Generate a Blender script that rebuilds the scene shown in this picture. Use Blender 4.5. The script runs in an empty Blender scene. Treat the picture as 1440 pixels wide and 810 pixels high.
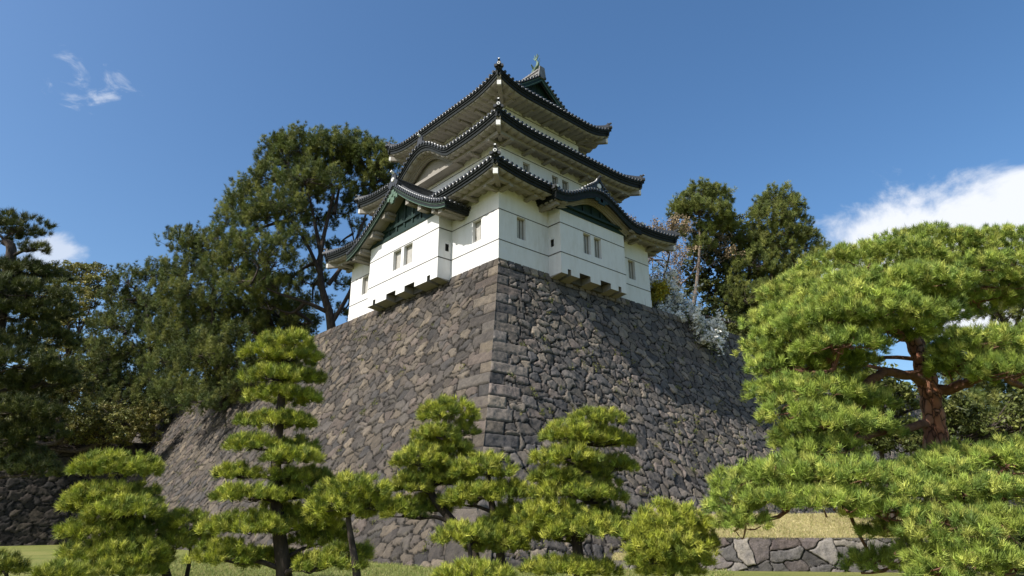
import bpy, math
import numpy as np
from mathutils import Matrix, Vector
PI = math.pi
scn = bpy.context.scene
COL = scn.collection

# ------------------------------------------------------------------ camera, sky, sun
FPX, PITCH, ROLL, YAW = 929.715, 0.33429, -0.003, 0.73358      # focal length in pixels of a 1440 px wide frame
CAM = np.array([-31.488, -36.886, 1.7])
FW = np.array([math.sin(YAW) * math.cos(PITCH), math.cos(YAW) * math.cos(PITCH), math.sin(PITCH)])
R0 = np.array([math.cos(YAW), -math.sin(YAW), 0.0])
U0 = np.cross(R0, FW)
RT = R0 * math.cos(ROLL) + U0 * math.sin(ROLL)
UP = U0 * math.cos(ROLL) - R0 * math.sin(ROLL)
FH = np.array([math.sin(YAW), math.cos(YAW), 0.0])
cd = bpy.data.cameras.new('camera'); cam = bpy.data.objects.new('camera', cd); COL.objects.link(cam)
cd.sensor_width = 36.0; cd.lens = 36.0 * FPX / 1440.0; cd.clip_end = 8000.0; cd.clip_start = 0.1
m = Matrix.Identity(4)
for i in range(3):
    m[i][0], m[i][1], m[i][2], m[i][3] = RT[i], UP[i], -FW[i], CAM[i]
cam.matrix_world = m
scn.camera = cam

SUN_EL = math.radians(44.5)
SUN_H = np.array([-1.0, 0.13, 0.0]); SUN_H /= np.linalg.norm(SUN_H)      # towards the sun, on the ground plane
SUN = np.array([SUN_H[0] * math.cos(SUN_EL), SUN_H[1] * math.cos(SUN_EL), math.sin(SUN_EL)])
sd = bpy.data.lights.new('sun', 'SUN'); sd.energy = 4.9; sd.angle = math.radians(0.5); sd.color = (1.0, 0.955, 0.885)
sun = bpy.data.objects.new('sun', sd); COL.objects.link(sun); sun.location = (-40, 0, 60)
sun.rotation_euler = Vector(SUN).to_track_quat('Z', 'Y').to_euler()

def pray(x, y):
    d = FW * FPX + RT * (x - 720.0) - UP * (y - 405.0)
    return d / np.linalg.norm(d)
def at(x, y, depth):                        # point seen at a pixel, a given horizontal distance in front of the camera
    d = pray(x, y); return CAM + d * (depth / (d @ FH))
def on_z(x, y, z):
    d = pray(x, y); return CAM + d * ((z - CAM[2]) / d[2])
def mpp(P):                                 # metres per pixel at a point
    return float((np.asarray(P) - CAM) @ FW) / FPX

class NT:
    def __init__(s, tree): s.t = tree; s.n = tree.nodes; s.l = tree.links
    def new(s, typ, **kw):
        n = s.n.new(typ)
        for k, v in kw.items():
            if k.startswith('i_'):
                n.inputs[k[2:]].default_value = v
            else: setattr(n, k, v)
        return n
    def link(s, a, b): s.l.new(a, b)
    def math(s, op, a, b=None, c=None, clamp=False):
        n = s.n.new('ShaderNodeMath'); n.operation = op; n.use_clamp = clamp
        for i, v in enumerate((a, b, c)):
            if v is None: continue
            if hasattr(v, 'is_output'): s.l.new(v, n.inputs[i])
            else: n.inputs[i].default_value = v
        return n.outputs[0]
    def ramp(s, fac, stops, interp='LINEAR'):
        n = s.n.new('ShaderNodeValToRGB'); n.color_ramp.interpolation = interp
        e = n.color_ramp.elements
        while len(e) < len(stops): e.new(0.5)
        for k, (p, c) in zip(e, stops):
            k.position = p; k.color = c if len(c) == 4 else (*c, 1)
        s.l.new(fac, n.inputs[0]); return n.outputs[0]
    def mix(s, fac, a, b, blend='MIX'):
        n = s.n.new('ShaderNodeMix'); n.data_type = 'RGBA'; n.blend_type = blend
        for sock, v in ((n.inputs[0], fac), (n.inputs[6], a), (n.inputs[7], b)):
            if hasattr(v, 'is_output'): s.l.new(v, sock)
            else: sock.default_value = v if not isinstance(v, tuple) or len(v) == 4 else (*v, 1)
        return n.outputs[2]

# world: Nishita sky with a cloud bank in the right hand sky and a few wisps
w = bpy.data.worlds.new('World'); scn.world = w; w.use_nodes = True
nt = NT(w.node_tree); nt.n.clear()
sky = nt.new('ShaderNodeTexSky', sky_type='NISHITA')
sky.sun_disc = False; sky.sun_elevation = SUN_EL; sky.sun_rotation = math.atan2(SUN_H[0], SUN_H[1])
sky.air_density = 1.0; sky.dust_density = 1.9; sky.ozone_density = 2.6; sky.altitude = 20
tc = nt.new('ShaderNodeTexCoord')
def cloud(center_px, ax_px, up_px, scale, thr, soft, seed, edge=0.55):
    # a soft elliptical region of the sky (around a direction) filled by noise
    c = pray(*center_px); a = pray(center_px[0] + ax_px, center_px[1]) - c; b = pray(center_px[0], center_px[1] - up_px) - c
    la, lb = np.linalg.norm(a), np.linalg.norm(b); a /= la; b /= lb
    sub = nt.new('ShaderNodeVectorMath', operation='SUBTRACT'); nt.link(tc.outputs['Generated'], sub.inputs[0]); sub.inputs[1].default_value = tuple(c)
    def dot(v, l):
        n = nt.new('ShaderNodeVectorMath', operation='DOT_PRODUCT'); nt.link(sub.outputs[0], n.inputs[0]); n.inputs[1].default_value = tuple(v / l)
        return n.outputs['Value']
    da, db = dot(a, la), dot(b, lb)
    front = nt.new('ShaderNodeVectorMath', operation='DOT_PRODUCT'); nt.link(tc.outputs['Generated'], front.inputs[0]); front.inputs[1].default_value = tuple(c)
    r2 = nt.math('ADD', nt.math('MULTIPLY', da, da), nt.math('MULTIPLY', db, db))
    mask = nt.math('SUBTRACT', 1.0, nt.math('POWER', r2, 0.5))
    no = nt.new('ShaderNodeTexNoise', i_Scale=scale, i_Detail=11.0, i_Roughness=0.62, i_Distortion=0.5)
    mp = nt.new('ShaderNodeMapping'); nt.link(tc.outputs['Generated'], mp.inputs[0]); mp.inputs['Location'].default_value = (seed, seed * .37, seed * .71); mp.inputs['Scale'].default_value = (1, 1, 1.7)
    nt.link(mp.outputs[0], no.inputs['Vector'])
    v = nt.math('ADD', nt.math('MULTIPLY', mask, edge), no.outputs['Fac'])
    mr = nt.new('ShaderNodeMapRange', interpolation_type='SMOOTHSTEP'); nt.link(v, mr.inputs[0]); mr.inputs[1].default_value = thr; mr.inputs[2].default_value = thr + soft
    ok = nt.math('GREATER_THAN', front.outputs['Value'], 0.2)
    return nt.math('MULTIPLY', mr.outputs[0], ok)
cl = cloud((1400, 372), 350, 140, 6.5, 0.46, 0.26, 3.1, 0.68)
cl2 = nt.math('MULTIPLY', cloud((122, 112), 85, 70, 22.0, 0.68, 0.28, 9.1, 0.36), 0.6)
cl3 = nt.math('MULTIPLY', cloud((70, 358), 70, 45, 12.0, 0.66, 0.28, 1.3, 0.6), 0.6)
call = nt.math('MAXIMUM', cl, nt.math('MAXIMUM', cl2, cl3))
hsv = nt.new('ShaderNodeHueSaturation'); hsv.inputs['Saturation'].default_value = 1.2; hsv.inputs['Hue'].default_value = 0.499; nt.link(sky.outputs[0], hsv.inputs['Color'])
skycol = nt.mix(call, hsv.outputs[0], (5.3, 5.5, 5.9, 1))
bg = nt.new('ShaderNodeBackground', i_Strength=0.124); nt.link(skycol, bg.inputs[0])
wo = nt.new('ShaderNodeOutputWorld'); nt.link(bg.outputs[0], wo.inputs[0])

vs = scn.view_settings
scn.display_settings.display_device = 'sRGB'
vs.view_transform = 'Standard'; vs.look = 'None'; vs.gamma = 1.0; vs.exposure = 0.52; vs.use_curve_mapping = False
scn.cycles.max_bounces = 6; scn.cycles.diffuse_bounces = 3; scn.cycles.transmission_bounces = 4; scn.cycles.transparent_max_bounces = 6

# ------------------------------------------------------------------ materials
def mat(name, col, rough=0.8, noise=0.0, nscale=3.0, bump=0.0, bscale=12.0, spec=0.3, col2=None, metallic=0.0, stretch=None):
    M = bpy.data.materials.new(name); M.use_nodes = True
    t = NT(M.node_tree); b = t.n['Principled BSDF']
    b.inputs['Roughness'].default_value = rough; b.inputs['Specular IOR Level'].default_value = spec; b.inputs['Metallic'].default_value = metallic
    tcn = t.new('ShaderNodeTexCoord'); src = tcn.outputs['Object']
    if stretch:
        mp = t.new('ShaderNodeMapping'); mp.inputs['Scale'].default_value = stretch; t.link(src, mp.inputs[0]); src = mp.outputs[0]
    if noise:
        n = t.new('ShaderNodeTexNoise', i_Scale=nscale, i_Detail=6.0, i_Roughness=0.6); t.link(src, n.inputs['Vector'])
        c2 = col2 or tuple(c * (1 - noise) for c in col); c1 = col if col2 else tuple(min(1, c * (1 + noise * .6)) for c in col)
        t.link(t.ramp(n.outputs['Fac'], [(0.3, c2), (0.7, c1)]), b.inputs['Base Color'])
    else: b.inputs['Base Color'].default_value = (*col, 1)
    if bump:
        n2 = t.new('ShaderNodeTexNoise', i_Scale=bscale, i_Detail=5.0); t.link(src, n2.inputs['Vector'])
        bp = t.new('ShaderNodeBump', i_Strength=bump, i_Distance=0.05); t.link(n2.outputs['Fac'], bp.inputs['Height']); t.link(bp.outputs[0], b.inputs['Normal'])
    return M

def mat_foliage(name, transl=0.3, rough=0.55):
    M = bpy.data.materials.new(name); M.use_nodes = True
    t = NT(M.node_tree); b = t.n['Principled BSDF']; out = t.n['Material Output']
    a = t.new('ShaderNodeAttribute', attribute_name='tint')
    b.inputs['Roughness'].default_value = rough; b.inputs['Specular IOR Level'].default_value = 0.25
    t.link(a.outputs['Color'], b.inputs['Base Color'])
    tr = t.new('ShaderNodeBsdfTranslucent'); t.link(a.outputs['Color'], tr.inputs['Color'])
    mx = t.new('ShaderNodeMixShader'); mx.inputs[0].default_value = transl
    t.link(b.outputs[0], mx.inputs[1]); t.link(tr.outputs[0], mx.inputs[2]); t.link(mx.outputs[0], out.inputs[0])
    return M

def mat_stone(name):
    M = bpy.data.materials.new(name); M.use_nodes = True
    t = NT(M.node_tree); b = t.n['Principled BSDF']
    b.inputs['Roughness'].default_value = 0.9; b.inputs['Specular IOR Level'].default_value = 0.15
    a = t.new('ShaderNodeAttribute', attribute_name='tint')
    tcn = t.new('ShaderNodeTexCoord')
    n1 = t.new('ShaderNodeTexNoise', i_Scale=2.6, i_Detail=8.0, i_Roughness=0.68); t.link(tcn.outputs['Object'], n1.inputs['Vector'])
    n2 = t.new('ShaderNodeTexNoise', i_Scale=22.0, i_Detail=5.0, i_Roughness=0.7); t.link(tcn.outputs['Object'], n2.inputs['Vector'])
    c = t.mix(1.0, a.outputs['Color'], t.ramp(n1.outputs['Fac'], [(0.3, (.62, .62, .64)), (0.7, (1.3, 1.26, 1.18))]), 'MULTIPLY')
    c = t.mix(1.0, c, t.ramp(n2.outputs['Fac'], [(0.3, (.72, .72, .72)), (0.72, (1.28, 1.28, 1.28))]), 'MULTIPLY')
    # pale lichen patches, dry moss
    n3 = t.new('ShaderNodeTexNoise', i_Scale=5.5, i_Detail=7.0, i_Roughness=0.75); t.link(tcn.outputs['Object'], n3.inputs['Vector'])
    c = t.mix(t.math('MULTIPLY', t.ramp(n3.outputs['Fac'], [(0.6, (0, 0, 0)), (0.72, (1, 1, 1))]), 0.35), c, (.22, .205, .18, 1))
    n4 = t.new('ShaderNodeTexNoise', i_Scale=1.1, i_Detail=7.0, i_Roughness=0.8); t.link(tcn.outputs['Object'], n4.inputs['Vector'])
    c = t.mix(t.math('MULTIPLY', t.ramp(n4.outputs['Fac'], [(0.58, (0, 0, 0)), (0.7, (1, 1, 1))]), 0.3), c, (.10, .095, .04, 1))
    t.link(c, b.inputs['Base Color'])
    bp = t.new('ShaderNodeBump', i_Strength=0.55, i_Distance=0.04)
    t.link(t.math('ADD', n2.outputs['Fac'], t.math('MULTIPLY', n3.outputs['Fac'], 1.2)), bp.inputs['Height']); t.link(bp.outputs[0], b.inputs['Normal'])
    return M

def mat_plaster(name, col, stain):
    M = bpy.data.materials.new(name); M.use_nodes = True
    t = NT(M.node_tree); b = t.n['Principled BSDF']; b.inputs['Roughness'].default_value = 0.85; b.inputs['Specular IOR Level'].default_value = 0.2
    tcn = t.new('ShaderNodeTexCoord')
    mp = t.new('ShaderNodeMapping'); mp.inputs['Scale'].default_value = (1.8, 1.8, 0.4); t.link(tcn.outputs['Object'], mp.inputs[0])
    n1 = t.new('ShaderNodeTexNoise', i_Scale=1.6, i_Detail=8.0, i_Roughness=0.7); t.link(mp.outputs[0], n1.inputs['Vector'])
    n2 = t.new('ShaderNodeTexNoise', i_Scale=0.8, i_Detail=5.0, i_Roughness=0.6); t.link(tcn.outputs['Object'], n2.inputs['Vector'])
    f = t.math('MULTIPLY', t.ramp(n1.outputs['Fac'], [(0.42, (0, 0, 0)), (0.68, (1, 1, 1))]), t.ramp(n2.outputs['Fac'], [(0.35, (0.15,) * 3), (0.65, (1, 1, 1))]))
    t.link(t.mix(t.math('MULTIPLY', f, 0.6), col, stain), b.inputs['Base Color'])
    n3 = t.new('ShaderNodeTexNoise', i_Scale=9.0, i_Detail=4.0); t.link(tcn.outputs['Object'], n3.inputs['Vector'])
    bp = t.new('ShaderNodeBump', i_Strength=0.12, i_Distance=0.03); t.link(n3.outputs['Fac'], bp.inputs['Height']); t.link(bp.outputs[0], b.inputs['Normal'])
    return M

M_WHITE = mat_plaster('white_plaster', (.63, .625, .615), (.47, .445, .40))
M_CREAM = mat_plaster('shaded_plaster', (.25, .23, .20), (.165, .145, .12))  # eave and trim plaster, the shade under the eaves put into its tone
M_TILE = mat('roof_tile', (.165, .157, .145), 0.42, 0.5, 3.5, 0.2, 18, spec=0.55)
M_TILEEND = mat('tile_end', (.034, .036, .039), 0.5, 0.4, 6, 0.15, 20, spec=0.4)
M_LIMEGLINT = mat('lime_and_glint', (.70, .69, .66), 0.8, 0.25, 8)  # white lime; as tile collars it also paints sun glints
M_DARK = mat('dark_copper_board', (.013, .016, .016), 0.75, 0.5, 4, 0.15, 10, spec=0.2)
M_GREEN = mat('green_copper', (.011, .031, .024), 0.65, 0.55, 2.5, 0.25, 14, spec=0.25, col2=(.006, .016, .014))
M_PALEGREEN = mat('pale_copper', (.09, .145, .10), 0.6, 0.4, 6)
M_SHADE = mat('painted_shade', (.085, .08, .075), 0.8, 0.3, 6)  # painted shade: wall shadow lines and the inside of the drop slots
M_SHUT = mat('grey_shutter', (.36, .345, .315), 0.8, 0.15, 4)
M_HOLE = mat('dark_opening', (.02, .02, .02), 0.9)
M_BARK = mat('black_pine_bark', (.055, .042, .034), 0.95, 0.6, 6, 0.9, 9, stretch=(1, 1, .35))
M_REDBARK = mat('red_pine_bark', (.36, .16, .09), 0.9, 0.6, 5.5, 1.0, 11, col2=(.09, .05, .035), stretch=(1, 1, .5))
_t = NT(M_REDBARK.node_tree); _b = _t.n['Principled BSDF']; _tc = _t.new('ShaderNodeTexCoord'); _mp = _t.new('ShaderNodeMapping'); _mp.inputs['Scale'].default_value = (1, 1, .45); _t.link(_tc.outputs['Object'], _mp.inputs[0])
_nz = _t.new('ShaderNodeTexNoise', i_Scale=5.0, i_Detail=4.0); _t.link(_mp.outputs[0], _nz.inputs['Vector'])
_av = _t.new('ShaderNodeMix', data_type='VECTOR'); _av.inputs[0].default_value = .12; _t.link(_mp.outputs[0], _av.inputs[4]); _t.link(_nz.outputs['Color'], _av.inputs[5])
_vo = _t.new('ShaderNodeTexVoronoi', feature='DISTANCE_TO_EDGE', i_Scale=9.0); _t.link(_av.outputs[1], _vo.inputs['Vector'])
_vc = _t.new('ShaderNodeTexVoronoi', i_Scale=9.0); _t.link(_av.outputs[1], _vc.inputs['Vector'])
_cr = _t.ramp(_vo.outputs['Distance'], [(0.0, (.12, .10, .09)), (0.10, (1, 1, 1))])
_pl = _t.ramp(_vc.outputs['Color'], [(0.2, (.17, .075, .045)), (0.5, (.36, .15, .08)), (0.85, (.26, .15, .11))])
_t.link(_t.mix(1.0, _pl, _cr, 'MULTIPLY'), _b.inputs['Base Color'])
_bp = _t.new('ShaderNodeBump', i_Strength=0.9, i_Distance=0.04); _t.link(_t.ramp(_vo.outputs['Distance'], [(0, (0, 0, 0)), (.2, (1, 1, 1))]), _bp.inputs['Height']); _t.link(_bp.outputs[0], _b.inputs['Normal'])
M_REDTWIG = mat('red_pine_twigs', (.17, .085, .055), 0.9, 0.5, 6, 0.8, 11)
M_GREYBARK = mat('grey_bark', (.16, .125, .10), 0.9, 0.5, 6, 0.5, 9, stretch=(1, 1, .3))
M_NEEDLE = mat_foliage('pine_needles', 0.1)
M_LEAF = mat_foliage('leaves', 0.18)
M_PETAL = mat_foliage('petals', 0.35)
M_STONE = mat_stone('wall_stone')

# ------------------------------------------------------------------ mesh helpers
def link_mesh(name, V, F, material, parent=None, origin=(0, 0, 0), mi=None, tint=None, smooth=False, vertex_tint=True):
    """V (n,3) array in world coordinates, F an (m,k) index array or a list of faces: linked as ONE object."""
    V = np.asarray(V, dtype=np.float64) - np.asarray(origin, dtype=np.float64)
    me = bpy.data.meshes.new(name)
    if isinstance(F, np.ndarray):
        mF, k = F.shape
        me.vertices.add(len(V)); me.vertices.foreach_set('co', V.astype(np.float32).ravel())
        me.loops.add(mF * k); me.loops.foreach_set('vertex_index', F.astype(np.int32).ravel())
        me.polygons.add(mF); me.polygons.foreach_set('loop_start', (np.arange(mF) * k).astype(np.int32))
        me.update(calc_edges=True)
    else:
        me.from_pydata([tuple(v) for v in V], [], F); me.update()
    for mm in (material if isinstance(material, (list, tuple)) else [material]): me.materials.append(mm)
    if mi is not None: me.polygons.foreach_set('material_index', np.asarray(mi, dtype=np.int32))
    if smooth: me.polygons.foreach_set('use_smooth', np.ones(len(me.polygons), dtype=bool))
    if tint is not None:
        a = me.color_attributes.new('tint', 'FLOAT_COLOR', 'POINT')
        c = np.ones((len(V), 4), dtype=np.float32); c[:, :3] = tint; a.data.foreach_set('color', c.ravel())
    o = bpy.data.objects.new(name, me); COL.objects.link(o)
    if parent is not None: o.parent = parent
    return o

class MB:
    """collects boxes, strips and tubes for one mesh"""
    def __init__(s): s.v = []; s.f = []; s.m = []
    def add(s, vs, fs, mi=0):
        b = len(s.v); s.v.extend([tuple(map(float, p)) for p in vs])
        for f in fs: s.f.append([b + i for i in f]); s.m.append(mi)
    def hexa(s, p, mi=0):                       # 8 points: bottom ring 0-3, top ring 4-7
        s.add(p, [(3, 2, 1, 0), (4, 5, 6, 7), (0, 1, 5, 4), (1, 2, 6, 5), (2, 3, 7, 6), (3, 0, 4, 7)], mi)
    def box(s, x0, x1, y0, y1, z0, z1, mi=0):
        s.hexa([(x0, y0, z0), (x1, y0, z0), (x1, y1, z0), (x0, y1, z0), (x0, y0, z1), (x1, y0, z1), (x1, y1, z1), (x0, y1, z1)], mi)
    def grid(s, rows, mi=0):                    # rows of points
        n = len(rows[0]); b = len(s.v)
        for r in rows: s.v.extend([tuple(map(float, p)) for p in r])
        for i in range(len(rows) - 1):
            for j in range(n - 1):
                s.f.append([b + i * n + j, b + i * n + j + 1, b + (i + 1) * n + j + 1, b + (i + 1) * n + j]); s.m.append(mi)
    def sweep(s, pts, prof, mi=0, closed=True, caps=True):     # profile rings: prof(i) -> list of points
        rings = [prof(i) for i in range(len(pts))]
        n = len(rings[0]); b = len(s.v)
        for r in rings: s.v.extend([tuple(map(float, p)) for p in r])
        for i in range(len(rings) - 1):
            for j in range(n if closed else n - 1):
                k = (j + 1) % n
                s.f.append([b + i * n + j, b + i * n + k, b + (i + 1) * n + k, b + (i + 1) * n + j]); s.m.append(mi)
        if caps and closed:
            s.f.append([b + j for j in range(n)][::-1]); s.m.append(mi)
            e = b + (len(rings) - 1) * n; s.f.append([e + j for j in range(n)]); s.m.append(mi)
    def cyl(s, p0, p1, r0, r1=None, n=10, mi=0):
        p0 = np.array(p0, float); p1 = np.array(p1, float); r1 = r0 if r1 is None else r1
        d = p1 - p0; d /= np.linalg.norm(d); a = np.cross(d, (0, 0, 1)); 
        if np.linalg.norm(a) < 1e-3: a = np.array([1., 0, 0])
        a /= np.linalg.norm(a); c = np.cross(d, a)
        ang = [2 * PI * k / n for k in range(n)]
        P = [(p0, r0), (p1, r1)]
        s.sweep(P, lambda i: [P[i][0] + P[i][1] * (math.cos(t) * a + math.sin(t) * c) for t in ang], mi)
    def build(s, name, mats, parent=None, origin=(0, 0, 0), smooth=False):
        return link_mesh(name, np.array(s.v), s.f, mats, parent, origin, s.m, None, smooth)

def empty(name, loc, label, cat, group=None):
    o = bpy.data.objects.new(name, None); COL.objects.link(o); o.location = tuple(loc); o.empty_display_size = 0.3
    o['label'] = label; o['category'] = cat
    if group: o['group'] = group
    return o
def tag(o, label, cat, group=None):
    o['label'] = label; o['category'] = cat
    if group: o['group'] = group
    return o

def tubes(paths, sides=7):
    """paths: list of (points (k,3), radii (k)) -> V, F"""
    VV, FF, b = [], [], 0
    ang = np.arange(sides) * 2 * PI / sides
    for P, r in paths:
        P = np.asarray(P, float); k = len(P)
        if k < 2: continue
        T = np.gradient(P, axis=0); T /= np.linalg.norm(T, axis=1)[:, None] + 1e-9
        ref = np.array([0.31, 0.87, 0.2]) if abs(T[0, 2]) > .6 else np.array([0, 0, 1.])
        A = np.cross(T, ref); A /= np.linalg.norm(A, axis=1)[:, None] + 1e-9; B = np.cross(T, A)
        ring = P[:, None, :] + np.asarray(r)[:, None, None] * (np.cos(ang)[None, :, None] * A[:, None, :] + np.sin(ang)[None, :, None] * B[:, None, :])
        VV.append(ring.reshape(-1, 3))
        i = np.arange(k - 1)[:, None] * sides; j = np.arange(sides)[None, :]; jn = (j + 1) % sides
        FF.append(np.stack([b + i + j, b + i + jn, b + i + sides + jn, b + i + sides + j], -1).reshape(-1, 4)); b += k * sides
    return np.concatenate(VV), np.concatenate(FF)

def smooth_path(P, n):
    P = np.asarray(P, float); k = len(P); t = np.linspace(0, k - 1, n)
    i = np.clip(t.astype(int), 0, k - 2); f = (t - i)[:, None]
    p0 = P[np.clip(i - 1, 0, k - 1)]; p1 = P[i]; p2 = P[i + 1]; p3 = P[np.clip(i + 2, 0, k - 1)]
    return 0.5 * ((2 * p1) + (-p0 + p2) * f + (2 * p0 - 5 * p1 + 4 * p2 - p3) * f ** 2 + (-p0 + 3 * p1 - 3 * p2 + p3) * f ** 3)

# ------------------------------------------------------------------ the ground
def structure(o): o['kind'] = 'structure'; return o
M_LAWN = bpy.data.materials.new('lawn'); M_LAWN.use_nodes = True
t = NT(M_LAWN.node_tree); b = t.n['Principled BSDF']; b.inputs['Roughness'].default_value = 0.95; b.inputs['Specular IOR Level'].default_value = 0.1
tcn = t.new('ShaderNodeTexCoord')
n1 = t.new('ShaderNodeTexNoise', i_Scale=0.35, i_Detail=6.0); t.link(tcn.outputs['Object'], n1.inputs['Vector'])
n2 = t.new('ShaderNodeTexNoise', i_Scale=26.0, i_Detail=4.0, i_Roughness=0.7); t.link(tcn.outputs['Object'], n2.inputs['Vector'])
c = t.ramp(n1.outputs['Fac'], [(0.35, (.135, .165, .042)), (0.65, (.215, .215, .07))])
c = t.mix(1.0, c, t.ramp(n2.outputs['Fac'], [(0.3, (.6, .6, .6)), (0.7, (1.35, 1.32, 1.25))]), 'MULTIPLY'); t.link(c, b.inputs['Base Color'])
bp = t.new('ShaderNodeBump', i_Strength=0.8, i_Distance=0.05); t.link(n2.outputs['Fac'], bp.inputs['Height']); t.link(bp.outputs[0], b.inputs['Normal'])
M_DRY = mat('dry_grass', (.36, .30, .15), 0.95, 0.4, 9, 0.8, 30, spec=.1, col2=(.27, .24, .10))
M_EARTH = mat('earth', (.10, .085, .05), 0.95, 0.5, 1.5, 0.6, 8, spec=.1)

S = 4000.0
mb = MB(); ys = [-S, -10, -4, 2, 8, 14, 20, 26, 32, 38, 44, 50, S]
def lawn_z(y): t_ = min(1, max(0, (y + 10) / 60)); return -.72 * t_ * t_ * (3 - 2 * t_)
mb.grid([[(x_, y_, lawn_z(y_)) for x_ in (-S, S)] for y_ in ys]); structure(mb.build('lawn', M_LAWN))
mb = MB(); HX, HY, ZB = 7.5, 9.083, 16.4
mb.add([(-7.3, -8.9, 16.32), (110, -8.9, 16.32), (110, 66, 16.32), (-7.3, 66, 16.32)], [(0, 1, 2, 3)])
mb.add([(110, -8.9, 16.32), (110, 66, 16.32), (116, 66, -1), (116, -17, -1)], [(0, 1, 2, 3)])
mb.add([(-7.3, 66, 16.32), (110, 66, 16.32), (116, 72, -1), (-7.3, 72, -1)], [(0, 1, 2, 3)])
structure(mb.build('castle_terrain', M_EARTH))
mb = MB()
mb.add([(-200, 48.2, 9.7), (-9, 48.2, 9.7), (-9, 300, 9.7), (-200, 300, 9.7)], [(0, 1, 2, 3)])
structure(mb.build('terrace_terrain', M_EARTH))

# ------------------------------------------------------------------ stone walls (real relief: every stone is raised from the joints)
def batter(h): return .36 * h + .011 * h * h
def batter_slope(h): return .36 + .022 * h

def hash2(i, j, k):
    x = np.sin(i * 127.1 + j * 311.7 + k * 74.7) * 43758.5453
    return x - np.floor(x)

def vnoise(x, y, k):
    i = np.floor(x); j = np.floor(y); f = x - i; g = y - j
    f = f * f * (3 - 2 * f); g = g * g * (3 - 2 * g)
    return (hash2(i, j, k) * (1 - f) + hash2(i + 1, j, k) * f) * (1 - g) + (hash2(i, j + 1, k) * (1 - f) + hash2(i + 1, j + 1, k) * f) * g

def stones(A, L, cw, ch, seed, p2=0.35):
    """Voronoi stones on wall coordinates: returns edge distance (m), cell id hash, offset from the seed (da, dl)"""
    warp = 0.12
    Aw = A + warp * (vnoise(A * 2.1, L * 2.1, seed + 5) - .5) * 2; Lw = L + warp * (vnoise(A * 2.1, L * 2.1, seed + 9) - .5) * 2
    Aw = Aw + .10 * (vnoise(A * 6.3, L * 6.3, seed + 15) - .5); Lw = Lw + .10 * (vnoise(A * 6.3, L * 6.3, seed + 19) - .5)
    U = Aw / cw; V = Lw / ch
    I = np.floor(U); J = np.floor(V)
    n = A.size
    d1 = np.full(n, 1e9); d2 = np.full(n, 1e9)
    c1 = np.zeros((n, 2)); c2 = np.zeros((n, 2)); idh = np.zeros(n)
    for di in (-1, 0, 1):
        for dj in (-1, 0, 1):
            for q in (0, 1):
                i = I + di; j = J + dj
                px = (i + .5 + .92 * (hash2(i, j, seed + 11 * q) - .5)) * cw; py = (j + .5 + .92 * (hash2(i, j, seed + 3 + 11 * q) - .5)) * ch
                dx = Aw - px; dy = (Lw - py) * 1.25
                dd = dx * dx + dy * dy
                if q: dd = np.where(hash2(i, j, seed + 40) < p2, dd, 1e9)
                new1 = dd < d1; new2 = (~new1) & (dd < d2)
                d2 = np.where(new1, d1, np.where(new2, dd, d2))
                c2 = np.where(new1[:, None], c1, np.where(new2[:, None], np.stack([px, py], 1), c2))
                c1 = np.where(new1[:, None], np.stack([px, py], 1), c1); d1 = np.where(new1, dd, d1)
                idh = np.where(new1, hash2(i, j, seed + 77 + q), idh)
    sep = np.sqrt((c1[:, 0] - c2[:, 0]) ** 2 + ((c1[:, 1] - c2[:, 1]) * 1.25) ** 2) + 1e-6
    ed = (d2 - d1) / (2 * sep)
    return ed, idh, A - c1[:, 0], L - c1[:, 1]

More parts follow.
